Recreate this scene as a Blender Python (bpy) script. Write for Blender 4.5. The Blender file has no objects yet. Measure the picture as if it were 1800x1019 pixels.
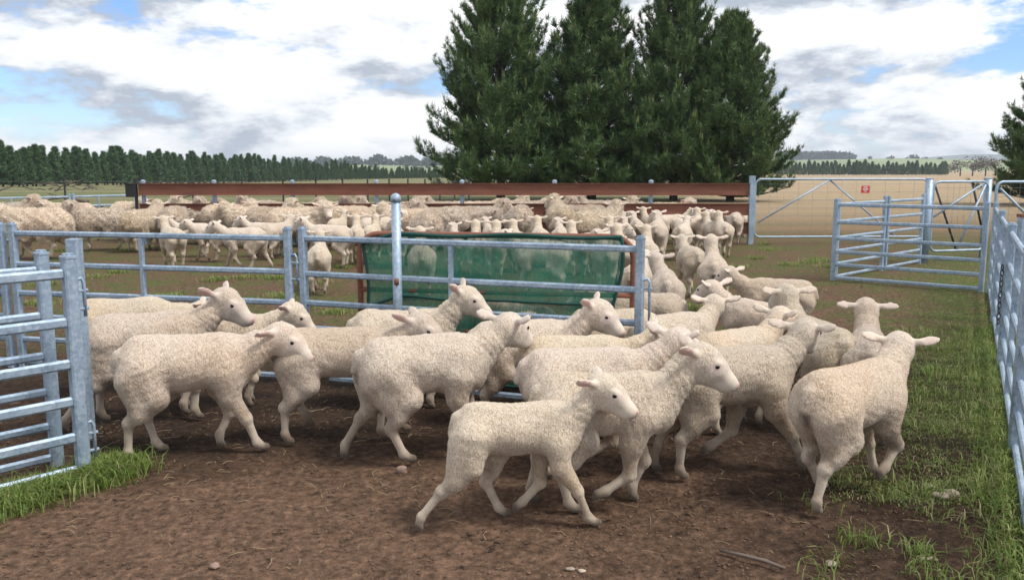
import bpy, math, random
import numpy as np
from mathutils import Vector, Matrix
random.seed(7); np.random.seed(7)
R = math.radians
SC = bpy.context.scene
COL = SC.collection

# ------------------------------------------------------------------ camera
CAM_H = 1.55; FPX = 1500.0; PITCH = math.atan2(213.5, FPX)
cd = bpy.data.cameras.new('camera'); cam = bpy.data.objects.new('camera', cd); COL.objects.link(cam)
cam.location = (0, 0, CAM_H); cam.rotation_euler = (math.pi/2 - PITCH, 0, 0)
cd.sensor_width = 36; cd.lens = 36*FPX/1800; cd.clip_start = 0.05; cd.clip_end = 12000
SC.camera = cam
cd.dof.use_dof = True; cd.dof.focus_distance = 4.6; cd.dof.aperture_fstop = 9.0

# ------------------------------------------------------------------ world: sky with broken cloud
CLOUD_OFF = (0.4, 5.2, 1.0)
SUN_EL, SUN_AZ = 56.0, 115.0      # azimuth clockwise from +Y (view direction)
w = bpy.data.worlds.new('World'); SC.world = w; w.use_nodes = True
nt = w.node_tree; N = nt.nodes; L = nt.links
for n in list(N): N.remove(n)
def nd(t, **k):
    n = N.new(t)
    for a, b in k.items():
        if a == 'inp':
            for i, v in b.items(): n.inputs[i].default_value = v
        else: setattr(n, a, b)
    return n
out = nd('ShaderNodeOutputWorld'); bg = nd('ShaderNodeBackground'); L.new(bg.outputs[0], out.inputs[0])
sky = nd('ShaderNodeTexSky'); sky.sky_type = 'NISHITA'; sky.sun_disc = False
sky.sun_elevation = R(SUN_EL); sky.sun_rotation = R(SUN_AZ); sky.air_density = 1.0; sky.dust_density = 0.15; sky.ozone_density = 2.5
skys = nd('ShaderNodeMixRGB', blend_type='MULTIPLY', inp={0: 1.0, 2: (0.092, 0.110, 0.145, 1)}); L.new(sky.outputs[0], skys.inputs[1])
tc = nd('ShaderNodeTexCoord')
sep = nd('ShaderNodeSeparateXYZ'); L.new(tc.outputs['Generated'], sep.inputs[0])
zc = nd('ShaderNodeMath', operation='MAXIMUM', inp={1: 0.0}); L.new(sep.outputs[2], zc.inputs[0])
def cloud_noise(scale, detail, rough, dist, off, zs):
    mp = nd('ShaderNodeMapping'); mp.inputs['Location'].default_value = off; mp.inputs['Scale'].default_value = (1, 1, zs); L.new(tc.outputs['Generated'], mp.inputs[0])
    n = nd('ShaderNodeTexNoise', inp={'Scale': scale, 'Detail': detail, 'Roughness': rough, 'Distortion': dist}); L.new(mp.outputs[0], n.inputs[0]); return n
n1 = cloud_noise(3.4, 13, 0.60, 0.1, CLOUD_OFF, 2.6)       # cover: cumulus banks with blue gaps
n1b = cloud_noise(3.4, 13, 0.60, 0.1, (CLOUD_OFF[0], CLOUD_OFF[1], CLOUD_OFF[2]+.10), 2.6)   # the same banks sampled a little higher: tells lit tops from grey bases
n2 = cloud_noise(1.6, 6, 0.55, 0.2, (1.3, 2.2, 3.0), 2.2)
hz = nd('ShaderNodeMapRange', inp={1: 0.0, 2: 0.10, 3: 0.08, 4: 0.0}); L.new(zc.outputs[0], hz.inputs[0])
nz = nd('ShaderNodeMath', operation='ADD'); L.new(n1.outputs[0], nz.inputs[0]); L.new(hz.outputs[0], nz.inputs[1])
mask = nd('ShaderNodeValToRGB'); mask.color_ramp.elements[0].position = 0.385; mask.color_ramp.elements[1].position = 0.44; L.new(nz.outputs[0], mask.inputs[0])
df = nd('ShaderNodeMath', operation='SUBTRACT'); L.new(n1.outputs[0], df.inputs[0]); L.new(n1b.outputs[0], df.inputs[1])
dm = nd('ShaderNodeMath', operation='MULTIPLY_ADD', inp={1: 3.2, 2: 0.26}); L.new(df.outputs[0], dm.inputs[0])
n2m = nd('ShaderNodeMath', operation='MULTIPLY', inp={1: 0.55}); L.new(n2.outputs[0], n2m.inputs[0])
sh = nd('ShaderNodeMath', operation='ADD'); L.new(dm.outputs[0], sh.inputs[0]); L.new(n2m.outputs[0], sh.inputs[1])
shade = nd('ShaderNodeValToRGB')
cr = shade.color_ramp; cr.elements[0].position = 0.22; cr.elements[0].color = (0.42, 0.47, 0.55, 1)
cr.elements[1].position = 0.72; cr.elements[1].color = (1.0, 1.0, 1.0, 1)
e = cr.elements.new(0.48); e.color = (0.80, 0.83, 0.87, 1)
L.new(sh.outputs[0], shade.inputs[0])
mx = nd('ShaderNodeMixRGB'); L.new(mask.outputs[0], mx.inputs[0]); L.new(skys.outputs[0], mx.inputs[1]); L.new(shade.outputs[0], mx.inputs[2])
L.new(mx.outputs[0], bg.inputs[0]); bg.inputs[1].default_value = 1.0

# ------------------------------------------------------------------ sun behind thin cloud
sd = bpy.data.lights.new('sun', 'SUN'); sd.energy = 3.0; sd.angle = R(15); sd.color = (1, 0.95, 0.87)
so = bpy.data.objects.new('sun', sd); COL.objects.link(so)
sdir = Vector((math.sin(R(SUN_AZ))*math.cos(R(SUN_EL)), math.cos(R(SUN_AZ))*math.cos(R(SUN_EL)), math.sin(R(SUN_EL))))
so.rotation_euler = sdir.to_track_quat('Z', 'Y').to_euler(); so.location = sdir*60
SC.view_settings.view_transform = 'Standard'; SC.view_settings.look = 'None'; SC.view_settings.gamma = 1.0
SC.view_settings.use_curve_mapping = False; SC.view_settings.exposure = 0.28
SC.render.engine = 'CYCLES'
SC.cycles.use_denoising = True; SC.cycles.max_bounces = 6; SC.cycles.transparent_max_bounces = 12
SC.cycles.use_adaptive_sampling = True; SC.cycles.adaptive_threshold = 0.02

# ------------------------------------------------------------------ pixel -> place helpers (photo pixels, 1800 x 1019)
def ray(px, py):
    u = (px-900)/FPX; v = (509.5-py)/FPX; c, s_ = math.cos(PITCH), math.sin(PITCH)
    return Vector((u, c + v*s_, -s_ + v*c))
def on_ground(px, py, z=0.0):
    r = ray(px, py); t = (z-CAM_H)/r.z
    return Vector((0, 0, CAM_H)) + r*t
def at_depth(px, py, Y):
    r = ray(px, py); return Vector((0, 0, CAM_H)) + r*(Y/r.y)
def sstep(a, b, x):
    t = np.clip((np.asarray(x, float)-a)/(b-a), 0, 1); return t*t*(3-2*t)
def wnoise(P, freq, seed, oct=3):
    """cheap smooth noise: sums of randomly directed sines, about -1..1"""
    rs = np.random.RandomState(seed); P = np.asarray(P, float); o = np.zeros(len(P)); amp = 1.0; tot = 0
    for _ in range(oct):
        for _k in range(5):
            dvec = rs.normal(size=P.shape[1]); dvec /= np.linalg.norm(dvec)
            o += amp*np.sin(P @ dvec*freq*rs.uniform(.7, 1.4) + rs.uniform(0, 6.28))*.45
        tot += amp; amp *= .55; freq *= 2.1
    return o/tot
def terrain_z(x, y):
    x = np.asarray(x, float); y = np.asarray(y, float)
    r = np.hypot(x, y)
    return -1.75*sstep(45, 230, r)
def tz(x, y): return float(terrain_z(x, y))

# ------------------------------------------------------------------ object helpers
def tag(o, label=None, cat=None, group=None, kind=None):
    if label: o['label'] = label
    if cat: o['category'] = cat
    if group: o['group'] = group
    if kind: o['kind'] = kind
    return o
def thing(name, label, cat, loc=(0, 0, 0), rz=0.0, group=None):
    o = bpy.data.objects.new(name, None); COL.objects.link(o); o.empty_display_size = 0.1
    o.location = loc; o.rotation_euler = (0, 0, rz)
    return tag(o, label, cat, group)
class MB:
    """collects vertices and faces of ONE part"""
    def __init__(s): s.v = []; s.f = []; s.n = 0
    def add(s, V, F):
        V = np.asarray(V, float).reshape(-1, 3); s.v.append(V)
        for f in F: s.f.append([i+s.n for i in f])
        s.n += len(V)
    def beam(s, p0, p1, w, h, up=(0, 0, 1), bev=0.0):
        p0, p1 = Vector(p0), Vector(p1); a = (p1-p0).normalized(); u = Vector(up)
        if abs(a.dot(u)) > .98: u = Vector((0, 1, 0))
        sx = a.cross(u).normalized(); sz = sx.cross(a).normalized()
        if bev > 0:
            b = bev; prof = [(-w/2+b, -h/2), (w/2-b, -h/2), (w/2, -h/2+b), (w/2, h/2-b), (w/2-b, h/2), (-w/2+b, h/2), (-w/2, h/2-b), (-w/2, -h/2+b)]
        else: prof = [(-w/2, -h/2), (w/2, -h/2), (w/2, h/2), (-w/2, h/2)]
        n = len(prof); V = [tuple(p+sx*x+sz*z) for p in (p0, p1) for x, z in prof]
        F = [[i, (i+1) % n, n+(i+1) % n, n+i] for i in range(n)] + [list(range(n))[::-1], list(range(n, 2*n))]
        s.add(V, F)
    def tube(s, pts, r, n=8, caps=True):
        pts = [Vector(p) for p in pts]; m = len(pts); rr = r if hasattr(r, '__len__') else [r]*m
        V = []; prev = None
        for i, p in enumerate(pts):
            t = (pts[min(i+1, m-1)]-pts[max(i-1, 0)]).normalized()
            if prev is None: a = t.orthogonal().normalized()
            else:
                a = prev - t*prev.dot(t); a = a.normalized() if a.length > 1e-6 else t.orthogonal().normalized()
            prev = a; b = t.cross(a)
            for k in range(n):
                th = 2*math.pi*k/n; V.append(tuple(p + (a*math.cos(th)+b*math.sin(th))*rr[i]))
        F = [[i*n+k, i*n+(k+1) % n, (i+1)*n+(k+1) % n, (i+1)*n+k] for i in range(m-1) for k in range(n)]
        if caps: F += [list(range(n))[::-1], [(m-1)*n+k for k in range(n)]]
        s.add(V, F)
    def lathe(s, c, prof, n=14):
        c = Vector(c); V = [(c.x+r*math.cos(2*math.pi*k/n), c.y+r*math.sin(2*math.pi*k/n), c.z+z) for r, z in prof for k in range(n)]
        m = len(prof)
        F = [[i*n+k, i*n+(k+1) % n, (i+1)*n+(k+1) % n, (i+1)*n+k] for i in range(m-1) for k in range(n)]
        F += [list(range(n))[::-1], [(m-1)*n+k for k in range(n)]]
        s.add(V, F)
    def build(s, name, mat, parent=None, smooth=False, kind=None):
        V = np.concatenate(s.v) if s.v else np.zeros((0, 3))
        if parent is not None: V = V - np.array(parent.location)
        me = bpy.data.meshes.new(name); me.from_pydata(V.tolist(), [], s.f); me.update()
        if smooth: me.polygons.foreach_set('use_smooth', [True]*len(me.polygons))
        me.materials.append(mat)
        o = bpy.data.objects.new(name, me); COL.objects.link(o)
        if parent is not None: o.parent = parent
        if kind: o['kind'] = kind
        return o
def np_mesh(name, V, F, mat, smooth=True, attrs=None):
    """fast mesh from numpy arrays; F is (n,3) or (n,4)"""
    V = np.asarray(V, np.float32); F = np.asarray(F, np.int32); k = F.shape[1]
    me = bpy.data.meshes.new(name); me.vertices.add(len(V)); me.vertices.foreach_set('co', V.ravel())
    me.loops.add(F.size); me.loops.foreach_set('vertex_index', F.ravel())
    me.polygons.add(len(F)); me.polygons.foreach_set('loop_start', np.arange(0, F.size, k, dtype=np.int32))
    if smooth: me.polygons.foreach_set('use_smooth', np.ones(len(F), bool))
    for nm, (ty, arr) in (attrs or {}).items():
        a = me.attributes.new(nm, ty, 'POINT')
        a.data.foreach_set('color' if ty == 'FLOAT_COLOR' else 'value', np.asarray(arr, np.float32).ravel())
    me.update(calc_edges=True); me.materials.append(mat); return me
def link(name, me, parent=None, loc=None, kind=None):
    o = bpy.data.objects.new(name, me); COL.objects.link(o)
    if parent is not None: o.parent = parent
    if loc is not None: o.location = loc
    if kind: o['kind'] = kind
    return o
def copy_tree(o, parent=None):
    c = o.copy(); COL.objects.link(c); c.parent = parent
    for ch in o.children: copy_tree(ch, c)
    return c

# ------------------------------------------------------------------ materials
class NM:
    def __init__(s, name):
        s.m = bpy.data.materials.new(name); s.m.use_nodes = True; s.t = s.m.node_tree
        s.p = s.t.nodes['Principled BSDF']; s.o = s.t.nodes['Material Output']
    def n(s, ty, inp=None, **k):
        x = s.t.nodes.new(ty)
        for a, b in k.items(): setattr(x, a, b)
        for i, v in (inp or {}).items():
            if hasattr(v, 'is_linked') or isinstance(v, bpy.types.NodeSocket): s.t.links.new(v, x.inputs[i])
            else: x.inputs[i].default_value = v
        return x
    def l(s, a, b): s.t.links.new(a, b)
    def set(s, **k):
        for a, v in k.items():
            a = {'base': 'Base Color', 'rough': 'Roughness', 'metal': 'Metallic', 'spec': 'Specular IOR Level'}.get(a, a)
            if isinstance(v, bpy.types.NodeSocket): s.l(v, s.p.inputs[a])
            else: s.p.inputs[a].default_value = v
        return s
    def coord(s, kind='Object'): return s.n('ShaderNodeTexCoord').outputs[kind]
    def noise(s, vec, scale, detail=4, rough=.55, dist=0.0):
        return s.n('ShaderNodeTexNoise', {'Vector': vec, 'Scale': scale, 'Detail': detail, 'Roughness': rough, 'Distortion': dist}).outputs[0]
    def ramp(s, fac, stops):
        x = s.n('ShaderNodeValToRGB', {0: fac}); c = x.color_ramp
        while len(c.elements) < len(stops): c.elements.new(.5)
        for el, (p, col) in zip(c.elements, stops):
            el.position = p; el.color = tuple(col)+(1,) if hasattr(col, '__len__') else (col, col, col, 1)
        return x.outputs[0]
    def mix(s, fac, a, b, mode='MIX'):
        def c(v): return v if isinstance(v, bpy.types.NodeSocket) else (tuple(v)+(1,) if len(v) == 3 else v)
        return s.n('ShaderNodeMixRGB', {0: fac, 1: c(a), 2: c(b)}, blend_type=mode).outputs[0]
    def math(s, op, a, b=0.0, clamp=False): return s.n('ShaderNodeMath', {0: a, 1: b}, operation=op, use_clamp=clamp).outputs[0]
    def bump(s, h, strength=.5, dist=.01, normal=None):
        b = s.n('ShaderNodeBump', {'Height': h, 'Strength': strength, 'Distance': dist})
        if normal is not None: s.l(normal, b.inputs['Normal'])
        s.l(b.outputs[0], s.p.inputs['Normal']); return b.outputs[0]
def simple(name, col, rough=.6, metal=0.0, var=.15, scale=8.0, bump=0.0):
    m = NM(name); c = m.coord(); n = m.noise(c, scale, 5, .6)
    a = tuple(x*(1-var) for x in col); b = tuple(min(1, x*(1+var)) for x in col)
    m.set(base=m.ramp(n, [(.3, a), (.7, b)]), rough=rough, metal=metal)
    if bump: m.bump(m.noise(c, scale*6, 4, .6), .5, bump)
    return m.m
# ================================================================== GROUND
def ground_material():
    m = NM('yard_earth'); c = m.coord('Object'); sx = m.n('ShaderNodeSeparateXYZ', {0: c})
    X, Y = sx.outputs[0], sx.outputs[1]
    big = m.noise(c, .55, 5, .6, .4); mid = m.noise(c, 3.2, 6, .62); fine = m.noise(c, 38, 6, .7); clod = m.noise(c, 11, 6, .7, .6)
    # trampled soil: damp dark middle, dry paler dust in front and in the drafting yard
    damp = m.ramp(m.math('ADD', m.math('MULTIPLY', mid, .55), m.math('MULTIPLY', big, .5)), [(.40, 0.0), (.66, 1.0)])
    ydist = m.n('ShaderNodeMapRange', {0: m.math('ADD', Y, m.math('MULTIPLY', m.math('SUBTRACT', big, .5), 3.0)), 1: 3.9, 2: 4.9, 3: 1.0, 4: 0.0}).outputs[0]
    xl = m.n('ShaderNodeMapRange', {0: m.math('ADD', X, m.math('MULTIPLY', m.math('SUBTRACT', mid, .5), 2.4)), 1: .0, 2: 1.6, 3: 1.0, 4: 0.15}).outputs[0]
    dusty = m.math('MULTIPLY', ydist, xl)
    back = m.n('ShaderNodeMapRange', {0: Y, 1: 6.3, 2: 8.5, 3: 0.0, 4: 1.0}).outputs[0]
    dark = m.mix(damp, (.090, .056, .037), (.036, .023, .015))
    dust = m.mix(mid, (.315, .195, .128), (.190, .115, .076))
    redd = m.mix(mid, (.22, .132, .086), (.135, .084, .054))
    soil = m.mix(m.math('MULTIPLY', dusty, .8), dark, dust)
    soil = m.mix(back, soil, redd)
    soil = m.mix(m.ramp(fine, [(.35, 0.0), (.75, .55)]), soil, m.mix(.5, soil, (.02, .012, .008)))
    soil = m.mix(m.ramp(m.noise(c, 90, 3, .6), [(.66, 0.0), (.74, .45)]), soil, (.27, .20, .14))
    grit = m.noise(c, 24, 9, .72); soil = m.mix(1.0, soil, m.ramp(grit, [(.30, .30), (.5, .92), (.70, 1.8)]), 'MULTIPLY')
    # worn green turf: along the right-hand panels and in patches of the back yard, then the paddocks
    gx = m.n('ShaderNodeMapRange', {0: m.math('SUBTRACT', X, m.math('MULTIPLY', Y, .44)), 1: .10, 2: .75, 3: 0.0, 4: 1.0}).outputs[0]
    gpatch = m.ramp(m.math('ADD', m.math('MULTIPLY', mid, .6), m.math('MULTIPLY', m.noise(c, 1.1, 5, .65), .45)), [(.47, 0.0), (.60, 1.0)])
    turf1 = m.math('MULTIPLY', m.math('MULTIPLY', gx, m.n('ShaderNodeMapRange', {0: Y, 1: 4.2, 2: 5.6, 3: 0.0, 4: 1.0}).outputs[0]), m.math('ADD', m.math('MULTIPLY', gpatch, .6), .42))
    turf2 = m.math('MULTIPLY', m.math('MULTIPLY', back, gpatch), .8)
    field = m.n('ShaderNodeMapRange', {0: Y, 1: 17.5, 2: 22.0, 3: 0.0, 4: 1.0}).outputs[0]
    turf = m.math('MAXIMUM', turf1, turf2)
    gcol = m.mix(m.ramp(grit, [(.35, 0.0), (.65, 1.0)]), (.060, .095, .022), (.135, .160, .050))
    col = m.mix(turf, soil, gcol)
    # paddock: left green-grey stubble, right dry tan ploughed field
    fn = m.noise(c, .12, 6, .6); fs = m.n('ShaderNodeMapping', {0: c, 'Scale': (.02, .35, 1)})
    strip = m.noise(fs.outputs[0], 1.0, 5, .65)
    lf = m.mix(m.ramp(strip, [(.4, 0.0), (.62, 1.0)]), (.13, .15, .06), (.24, .21, .12))
    far_t = m.n('ShaderNodeMapRange', {0: Y, 1: 19.5, 2: 33.0, 3: 0.0, 4: 1.0}).outputs[0]
    rf_near = m.mix(m.ramp(strip, [(.38, 0.0), (.6, 1.0)]), (.14, .135, .055), (.22, .135, .080))
    rf_far = m.mix(m.ramp(strip, [(.35, 0.0), (.65, 1.0)]), (.34, .245, .155), (.41, .32, .205))
    rf = m.mix(far_t, rf_near, rf_far)
    side = m.n('ShaderNodeMapRange', {0: m.math('SUBTRACT', X, m.math('MULTIPLY', Y, .20)), 1: -1.5, 2: 2.5, 3: 0.0, 4: 1.0}).outputs[0]
    fcol = m.mix(side, lf, rf)
    fcol = m.mix(m.ramp(m.noise(c, 5.5, 5, .7), [(.4, 0.0), (.8, .5)]), fcol, m.mix(.5, fcol, (.05, .05, .02)))
    col = m.mix(field, col, fcol)
    m.set(base=col, rough=.95, spec=.15)
    h = m.math('ADD', m.math('MULTIPLY', clod, 1.0), m.math('MULTIPLY', fine, .45))
    h = m.math('ADD', h, m.math('MULTIPLY', m.noise(c, 140, 3, .7), .15))
    pit = m.n('ShaderNodeTexVoronoi', {'Vector': c, 'Scale': 8.5, 'Randomness': 1.0}).outputs['Distance']; h = m.math('ADD', h, m.math('MULTIPLY', m.ramp(pit, [(.12, 0.0), (.30, 1.0)]), .55))
    m.bump(h, 1.0, .06)
    return m.m
xs = np.unique(np.concatenate([np.arange(-5, 6.5, .055), -5-np.geomspace(.06, 4000, 46), 6.5+np.geomspace(.06, 4000, 46)]))
ys = np.unique(np.concatenate([np.arange(1.6, 9, .055), 1.6-np.geomspace(.06, 300, 24), 9+np.geomspace(.06, 6000, 80)]))
GX, GY = np.meshgrid(xs, ys)
gp = np.stack([GX.ravel(), GY.ravel()], 1)
gz = terrain_z(gp[:, 0], gp[:, 1])
nearw = (1-sstep(9, 22, np.hypot(gp[:, 0], gp[:, 1])))
gz = gz + nearw*(wnoise(gp, 2.4, 3, 3)*.016 + wnoise(gp, 17, 4, 3)*.009)
nx_, ny_ = len(xs), len(ys)
ii = (np.arange(ny_-1)[:, None]*nx_+np.arange(nx_-1)[None]).ravel()
gF = np.stack([ii, ii+1, ii+1+nx_, ii+nx_], 1)
gme = np_mesh('ground', np.column_stack([gp, gz]), gF, ground_material())
tag(link('ground', gme), kind='structure')
def gz_at(x, y):
    p = np.array([[x, y]]); nw = 1-sstep(9, 22, math.hypot(x, y))
    return float(terrain_z(x, y) + nw*(wnoise(p, 2.4, 3, 3)*.016 + wnoise(p, 17, 4, 3)*.009)[0])

# ================================================================== FAR HILLS AND WOODS
def hill(name, px0, px1, Y, prof, mat, depth):
    """a long low rise: prof gives photo y of its crest along photo x"""
    n = 60; V = []; rows = 7
    for j in range(rows):
        f = j/(rows-1)
        for i in range(n):
            px = px0+(px1-px0)*i/(n-1); py = np.interp(px, [p[0] for p in prof], [p[1] for p in prof])
            top = at_depth(px, py, Y); yy = Y + (f-.5)*depth
            base = -1.9; hgt = (top.z-base)*math.sin(math.pi*min(1, f*1.0))**.8 if 0 < f < 1 else -1.5
            V.append((top.x*yy/Y, yy, base+hgt))
    F = [[j*n+i, j*n+i+1, (j+1)*n+i+1, (j+1)*n+i] for j in range(rows-1) for i in range(n-1)]
    o = link(name, np_mesh(name, V, F, mat)); tag(o, kind='structure'); return o
m_pasture = simple('far_pasture', (.20, .25, .10), .95, 0, .25, .01)
m_pasture2 = simple('far_blue_range', (.10, .13, .10), .95, 0, .2, .01)
hill('hills', 430, 1000, 1300, [(430, 297), (560, 292), (640, 289), (720, 291), (790, 292), (1000, 296)], m_pasture, 500)
hill('hills', 1250, 2150, 1500, [(1250, 290), (1380, 282), (1500, 280), (1600, 278), (1720, 281), (1900, 284), (2150, 286)], m_pasture, 600)
hill('hills', 1450, 2300, 5200, [(1450, 284), (1600, 279), (1690, 272), (1740, 271), (1850, 276), (2300, 282)], m_pasture2, 1500)
def leaf_blob(rs, c, rx, rz, n, size, Vl, Fl, base):
    """leafy clump of many small faces around a centre"""
    d = rs.normal(size=(n, 3)); d /= np.linalg.norm(d, axis=1)[:, None]
    p = np.asarray(c)+d*np.array([rx, rx, rz])*rs.uniform(.55, 1.05, (n, 1))
    a = rs.normal(size=(n, 3)); a /= np.linalg.norm(a, axis=1)[:, None]; b = np.cross(a, rs.normal(size=(n, 3))); b /= np.linalg.norm(b, axis=1)[:, None]
    s = size*rs.uniform(.6, 1.4, (n, 1))
    V = np.stack([p-a*s, p+b*s*.8, p+a*s, p-b*s*.8], 1).reshape(-1, 3)
    Fl.append(np.arange(n*4).reshape(n, 4)+base); Vl.append(V); return base+n*4
def far_wood(name, label, pts, mat, seed, size, nleaf):
    """pts: (px, py_top, py_base, Y) crowns of a far-off wood that reads as one mass"""
    rs = np.random.RandomState(seed); Vl, Fl, b = [], [], 0
    for px, pt, pb, Y in pts:
        top = at_depth(px, pt, Y); bot = at_depth(px, pb, Y); h = top.z-bot.z
        b = leaf_blob(rs, (top.x, Y+rs.uniform(-15, 15), bot.z+h*.55), h*rs.uniform(.5, .75), h*.5, nleaf, h*size, Vl, Fl, b)
    o = link(name, np_mesh(name, np.concatenate(Vl), np.concatenate(Fl), mat, smooth=False))
    tag(o, label, 'woodland', kind='stuff')
def foliage_mat(name, dark, light, trans=0.15):
    m = NM(name); c = m.coord(); n = m.noise(c, 1.4, 4, .6)
    g = m.n('ShaderNodeNewGeometry').outputs['Random Per Island'] if False else m.noise(c, 9.0, 2, .5)
    f = m.math('ADD', m.math('MULTIPLY', n, .6), m.math('MULTIPLY', g, .4))
    col = m.ramp(f, [(.35, dark), (.65, light)])
    m.set(base=col, rough=.6, spec=.25); m.p.inputs['Subsurface Weight'].default_value = 0
    return m.m
m_farwood = foliage_mat('far_wood_leaves', (.030, .055, .032), (.055, .085, .042))
rs0 = np.random.RandomState(5)
far_wood('far_wood', 'dark wooded ridge on the hill far beyond the pine plantation', [(px, 277+4*math.sin(px*.13)+rs0.uniform(-1.5, 3)+abs(px-690)*.015, 293, 1250) for px in np.arange(500, 800, 4.2)] + [(px, 284+rs0.uniform(0, 5), 297, 1100) for px in (598, 655, 662, 712, 730, 737, 752)], m_farwood, 1, .17, 55)
far_wood('far_wood', 'dark flat-topped plantation block on the skyline beside the tall pines', [(px, 267+rs0.uniform(-.6, .8)+(max(0, px-1480)*.25), 282, 1700+dy_) for px in np.arange(1372, 1499, 3.2) for dy_ in (0, 60)], m_farwood, 2, .16, 50)
far_wood('far_wood', 'scattered paddock trees along the far green rise', [(px, pt, pb, 1450) for px, pt, pb in ((1530, 275, 281), (1560, 276, 281), (1568, 274, 281), (1592, 276, 283), (1605, 272, 283), (1616, 275, 284), (1633, 276, 285), (1645, 277, 285), (1658, 278, 286))], m_farwood, 3, .2, 60)

# ================================================================== PINES
def needle_tufts(rs, P, D, n_needles, length, width, spread):
    """tufts of needles (single thin triangles) at P pointing along D"""
    k = len(P); P = np.repeat(P, n_needles, 0); D = np.repeat(D, n_needles, 0)
    d = D + rs.normal(size=D.shape)*spread; d /= np.linalg.norm(d, axis=1)[:, None]
    s = np.cross(d, rs.normal(size=d.shape)); s /= np.linalg.norm(s, axis=1)[:, None]
    Ln = length*rs.uniform(.6, 1.25, (len(P), 1)); o = P + rs.normal(size=P.shape)*length*.12
    V = np.stack([o-s*width*.5, o+s*width*.5, o+d*Ln], 1).reshape(-1, 3)
    return V, np.arange(len(P)*3).reshape(-1, 3)
def make_pine(seed, H, Rb, mats, nl_step, limb_n, sub, n_needles, nlen, nwid, bare=.06, shoots=True, shape=.75):
    """returns meshes trunk, crown, shoots of a conical radiata-like pine"""
    rs = np.random.RandomState(seed); mb = MB()
    nseg = 9; ph = rs.uniform(0, 6)
    tp = [(.12*math.sin(i*.9+ph)*i/nseg, .12*math.cos(i*.7+ph)*i/nseg, H*.97*i/nseg) for i in range(nseg+1)]
    r0 = H*.022
    mb.tube(tp, [r0*(1-.93*i/nseg)+.006 for i in range(nseg+1)], 8)
    def trunk_at(z):
        f = min(max(z/(H*.97)*nseg, 0), nseg-1e-6); i = int(f); a, b = np.array(tp[i]), np.array(tp[i+1]); return a+(b-a)*(f-i)
    TP, TD, SP = [], [], []
    z = H*bare
    while z < H*.985:
        f = z/H; n = limb_n if f < .85 else max(3, limb_n-2); a0 = rs.uniform(0, 6.28)
        for k in range(n):
            ang = a0+6.283*k/n+rs.uniform(-.35, .35)
            prof = (1-f)**shape*(1 if f > .12 else .80+f*1.6)
            Ll = Rb*prof*rs.uniform(.62, 1.18)+.12*H*.1
            rise = rs.uniform(.12, .45)+f*.75
            p0 = trunk_at(z); dirh = np.array([math.cos(ang), math.sin(ang), 0])
            npt = 6; pts = []
            for j in range(npt):
                t = j/(npt-1); pts.append(p0+dirh*Ll*t*(1-.12*t*f)+np.array([0, 0, 1])*(Ll*(rise*t*t*.8+(rise*.25-.12*(1-f))*t)))
            rl = max(.006, r0*.30*(1-f)+.006)
            mb.tube([tuple(p) for p in pts], [rl*(1-.8*j/(npt-1)) for j in range(npt)], 5, caps=False)
            ns = max(2, int(sub*Ll/Rb*rs.uniform(.8, 1.2))+1)
            for q in range(ns):
                t = rs.uniform(.25, 1.0)**.75; g = t*(npt-1); i = min(int(g), npt-2); b = pts[i]+(pts[i+1]-pts[i])*(g-i); tang = pts[i+1]-pts[i]; tang /= np.linalg.norm(tang)
                sd_ = np.cross(tang, [0, 0, 1])*rs.choice([-1, 1]); bl = Ll*.30*rs.uniform(.4, 1.1)*(1.15-t*.6)+.1
                dd = tang*.75+sd_*rs.uniform(.2, 1.0)+np.array([0, 0, rs.uniform(.05, .75)]); dd /= np.linalg.norm(dd)
                nt_ = max(2, int(bl/(nlen*.55)))
                for u in range(nt_):
                    tt = (u+rs.uniform(.2, 1))/nt_; TP.append(b+dd*bl*tt+np.array([0, 0, .25*bl*tt*tt])); TD.append(dd+np.array([0, 0, .35*tt]))
                if rs.uniform() < .30: SP.append(b+dd*bl+np.array([0, 0, .25*bl]))
            TP.append(pts[-1]); TD.append(dirh*.5+np.array([0, 0, .9])); SP.append(pts[-1])
        z += H*nl_step*rs.uniform(.7, 1.3)*(1.1-f*.45)
    for _ in range(10): TP.append(np.array(tp[-1])+np.array([0, 0, rs.uniform(-.3, .25)*H*.05])); TD.append(np.array([rs.normal()*.3, rs.normal()*.3, 1]))
    TP = np.array(TP); TD = np.array(TD); TD /= np.linalg.norm(TD, axis=1)[:, None]
    V, F = needle_tufts(rs, TP, TD, n_needles, nlen, nwid, .52)
    crown = np_mesh('crown', V, F, mats[1], smooth=False)
    tr = bpy.data.meshes.new('trunk'); tr.from_pydata(np.concatenate(mb.v).tolist(), [], mb.f); tr.materials.append(mats[0])
    tr.polygons.foreach_set('use_smooth', [True]*len(tr.polygons))
    sh = None
    if shoots and SP:
        SPa = np.array(SP); SPa = SPa[rs.uniform(size=len(SPa)) < .55]
        Vs, Fs = needle_tufts(rs, np.repeat(SPa, 2, 0), np.tile(np.array([[0, 0, 1.]]), (len(SPa)*2, 1)), 3, nlen*1.15, nwid*1.1, .13)
        sh = np_mesh('new_shoots', Vs, Fs, mats[2], smooth=False)
    return tr, crown, sh
m_bark = simple('pine_bark', (.085, .065, .052), .9, 0, .35, 6, .02)
m_needle = foliage_mat('pine_needles', (.036, .085, .035), (.135, .205, .070))
m_shoot = simple('pine_candles', (.15, .19, .055), .6, 0, .2, 3)
pm = (m_bark, m_needle, m_shoot)
def place_tree(meshes, name, label, loc, rz, sc, group=None):
    t = thing(name, label, 'tree', loc, rz, group); t.scale = sc if hasattr(sc, '__len__') else (sc, sc, sc)
    for me, nm in zip(meshes, ('trunk', 'crown', 'new_shoots')):
        if me: link(nm, me, t)
    return t
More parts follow.
